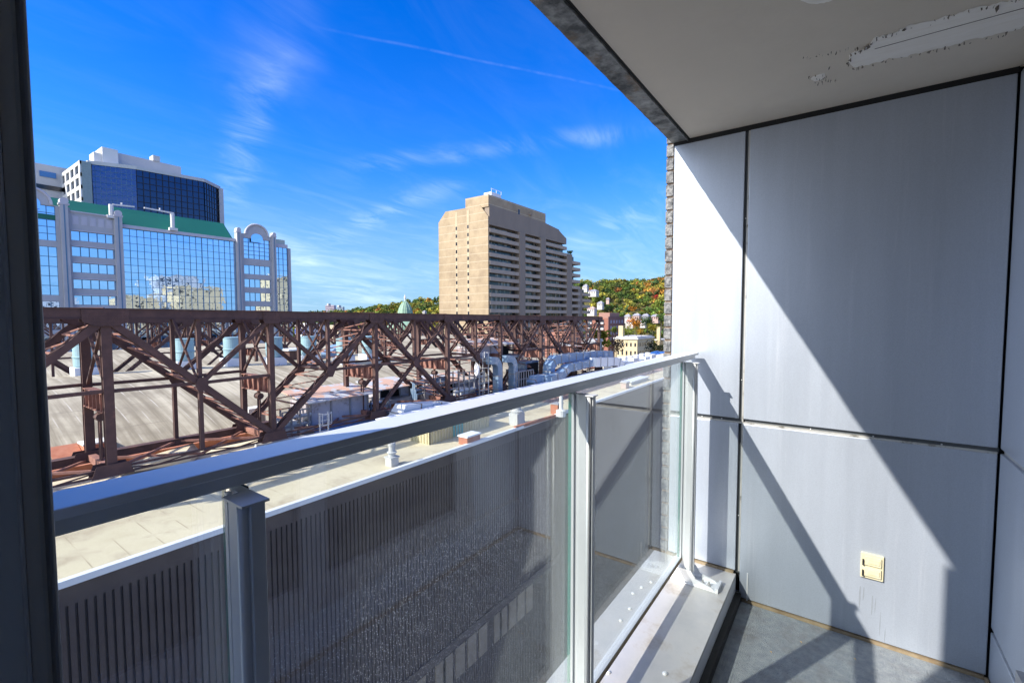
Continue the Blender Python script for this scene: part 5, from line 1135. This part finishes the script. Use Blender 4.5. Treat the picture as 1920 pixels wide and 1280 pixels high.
for i in range(14): flake(1505+i*8+random.uniform(-3, 3), 107-i*1.6+random.uniform(-2, 2), random.uniform(.002, .007), 0)
flake(1628, 86, .02, .2); flake(1870, 14, .022, .5); flake(1740, 96, .018, 1); flake(1555, 125, .012, 1)
fk.build('shaded_curled_flakes', FLAKE, cl_)
jl = MB(); a = P(1640, 92, 'Z', CZ-.002); b = P(1925, 14, 'Z', CZ-.002); jl.beam((a.x, a.y, CZ-.0025), (b.x, b.y, CZ-.0025), .0022, .0014, (0, 0, 1)); jl.build('board_joint', FLAKE, cl_)
eb = thing('edge_beam', 'rust-flecked galvanised steel channel along the ceiling edge', 'beam', (1.3, .76, CZ))
ebm = MB(); n = 90; vs = []; fs = []
for i in range(n+1):
    x = -1.4+(WX+.03+1.4)*i/n; o_ = random.uniform(-.0012, .0012); vs += [(x, .722, CZ-.006), (x, .808+o_, CZ-.006), (x, .808+o_, CZ+.3), (x, .722, CZ+.3)]
for i in range(n):
    for k in range(4): fs.append((i*4+k, i*4+(k+1) % 4, (i+1)*4+(k+1) % 4, (i+1)*4+k))
fs += [(0, 3, 2, 1), (n*4, n*4+1, n*4+2, n*4+3)]
ebm.add(vs, fs).build('channel', GALV, eb); MB().box(-1.4, WX+.02, .712, .722, CZ-.001, CZ+.2).build('gap_gasket', DARK, eb)
MB().box(-1.4, WX+.03, .7215, .726, CZ-.012, CZ-.004).build('inner_lip', GALV, eb)
# ============================================================ RAILING
rl = thing('glass_railing', 'aluminium balcony railing with glass panes', 'railing', (1.3, .65, -1.36))
RT = -.191
MB().box(-.38, 2.595, .634, .704, RT-.012, RT).build('top_rail', ALU, rl, bevel=.0015)
MB().box(-.38, 2.590, .650, .690, RT-.033, RT-.013).build('lower_rail', ALU, rl, bevel=.0015)
def post(x0, bracket=True):
    zb = -1.30
    p = MB(); p.box(x0, x0+.018, .592, .636, zb, RT-.040).box(x0-.008, x0+.014, .610, .6355, zb, RT-.040).box(x0+.003, x0+.016, .636, .642, zb, RT-.040).box(x0+.007, x0+.022, .642, .668, zb, RT-.038)
    o = p.build('post', ALU, rl, bevel=.0012)
    MB().tube([(x0-.004, .604, zb+.01), (x0-.004, .604, RT-.043)], .0068, 14).build('bead', ALU, o, smooth=True)
    MB().box(x0-.013, x0+.0205, .586, .64, RT-.0405, RT-.0375).build('cap', ALU, o)
    MB().box(x0-.001, x0+.005, .655, .663, zb+.03, RT-.04).build('glazing_bead', ALU, o); MB().box(x0+.0225, x0+.028, .658, .678, zb+.03, RT-.04).build('glazing_gasket', DARK, o)
    # bracket
    b = MB(); xa, xb = x0-.022, x0+.075
    b.box(xa, xb, .47, .70, -1.36, -1.352)
    for x in (xa+.006, xb-.014): b.prism([(x, .70, -1.352), (x, .49, -1.352), (x, .50, -1.344), (x, .575, -1.325), (x, .60, -1.29), (x, .66, -1.285), (x, .70, -1.30)], (.008, 0, 0))
    b.box(xa, xb, .470, .482, -1.352, -1.338)
    bo = b.build('base_bracket', ALU, o, bevel=.001)
    k = MB()
    for x, y in ((x0+.015, .52), (x0+.015, .55)): k.lathe((x, y, -1.352), [(.010, 0), (.010, .008), (.004, .009), (.004, .02), (.002, .021)], 8)
    k.build('bolt', REVEAL, bo)
for x0 in (.2675, 1.229, 2.404): post(x0)
def pane(x0, x1, label):
    o = MB().box(x0, x1, .664, .674, -1.242, RT-.033).build('glass_pane', GLASS, rl)
    MB().box(x0-.0012, x0-.0002, .664, .674, -1.242, RT-.033).build('glass_edge', EDGE, o); MB().box(x1+.0002, x1+.0012, .664, .674, -1.242, RT-.033).build('glass_edge', EDGE, o)
pane(.0, .268, ''); pane(.290, 1.229, ''); pane(1.252, 2.402, '')
MB().box(-.3, 2.43, .655, .683, -1.262, -1.240).build('bottom_channel', ALU, rl); MB().box(-.3, 2.43, .652, .6545, -1.259, -1.244).build('bottom_gasket', SEAL, rl)
# small debris on the floor
lf = MB(); 
for i in range(5):
    x, y = random.uniform(1.7, 2.5), random.uniform(-.4, .35); lf.add([(x, y, FZ+.003), (x+.008, y+.003, FZ+.006), (x+.011, y+.010, FZ+.004), (x+.002, y+.008, FZ+.007)], [(0, 1, 2, 3)])
tag(lf.build('leaf_litter', mat('dry_leaf', (.55, .38, .15))), 'tiny dry leaf scraps scattered on the balcony floor', 'debris', kind='stuff')
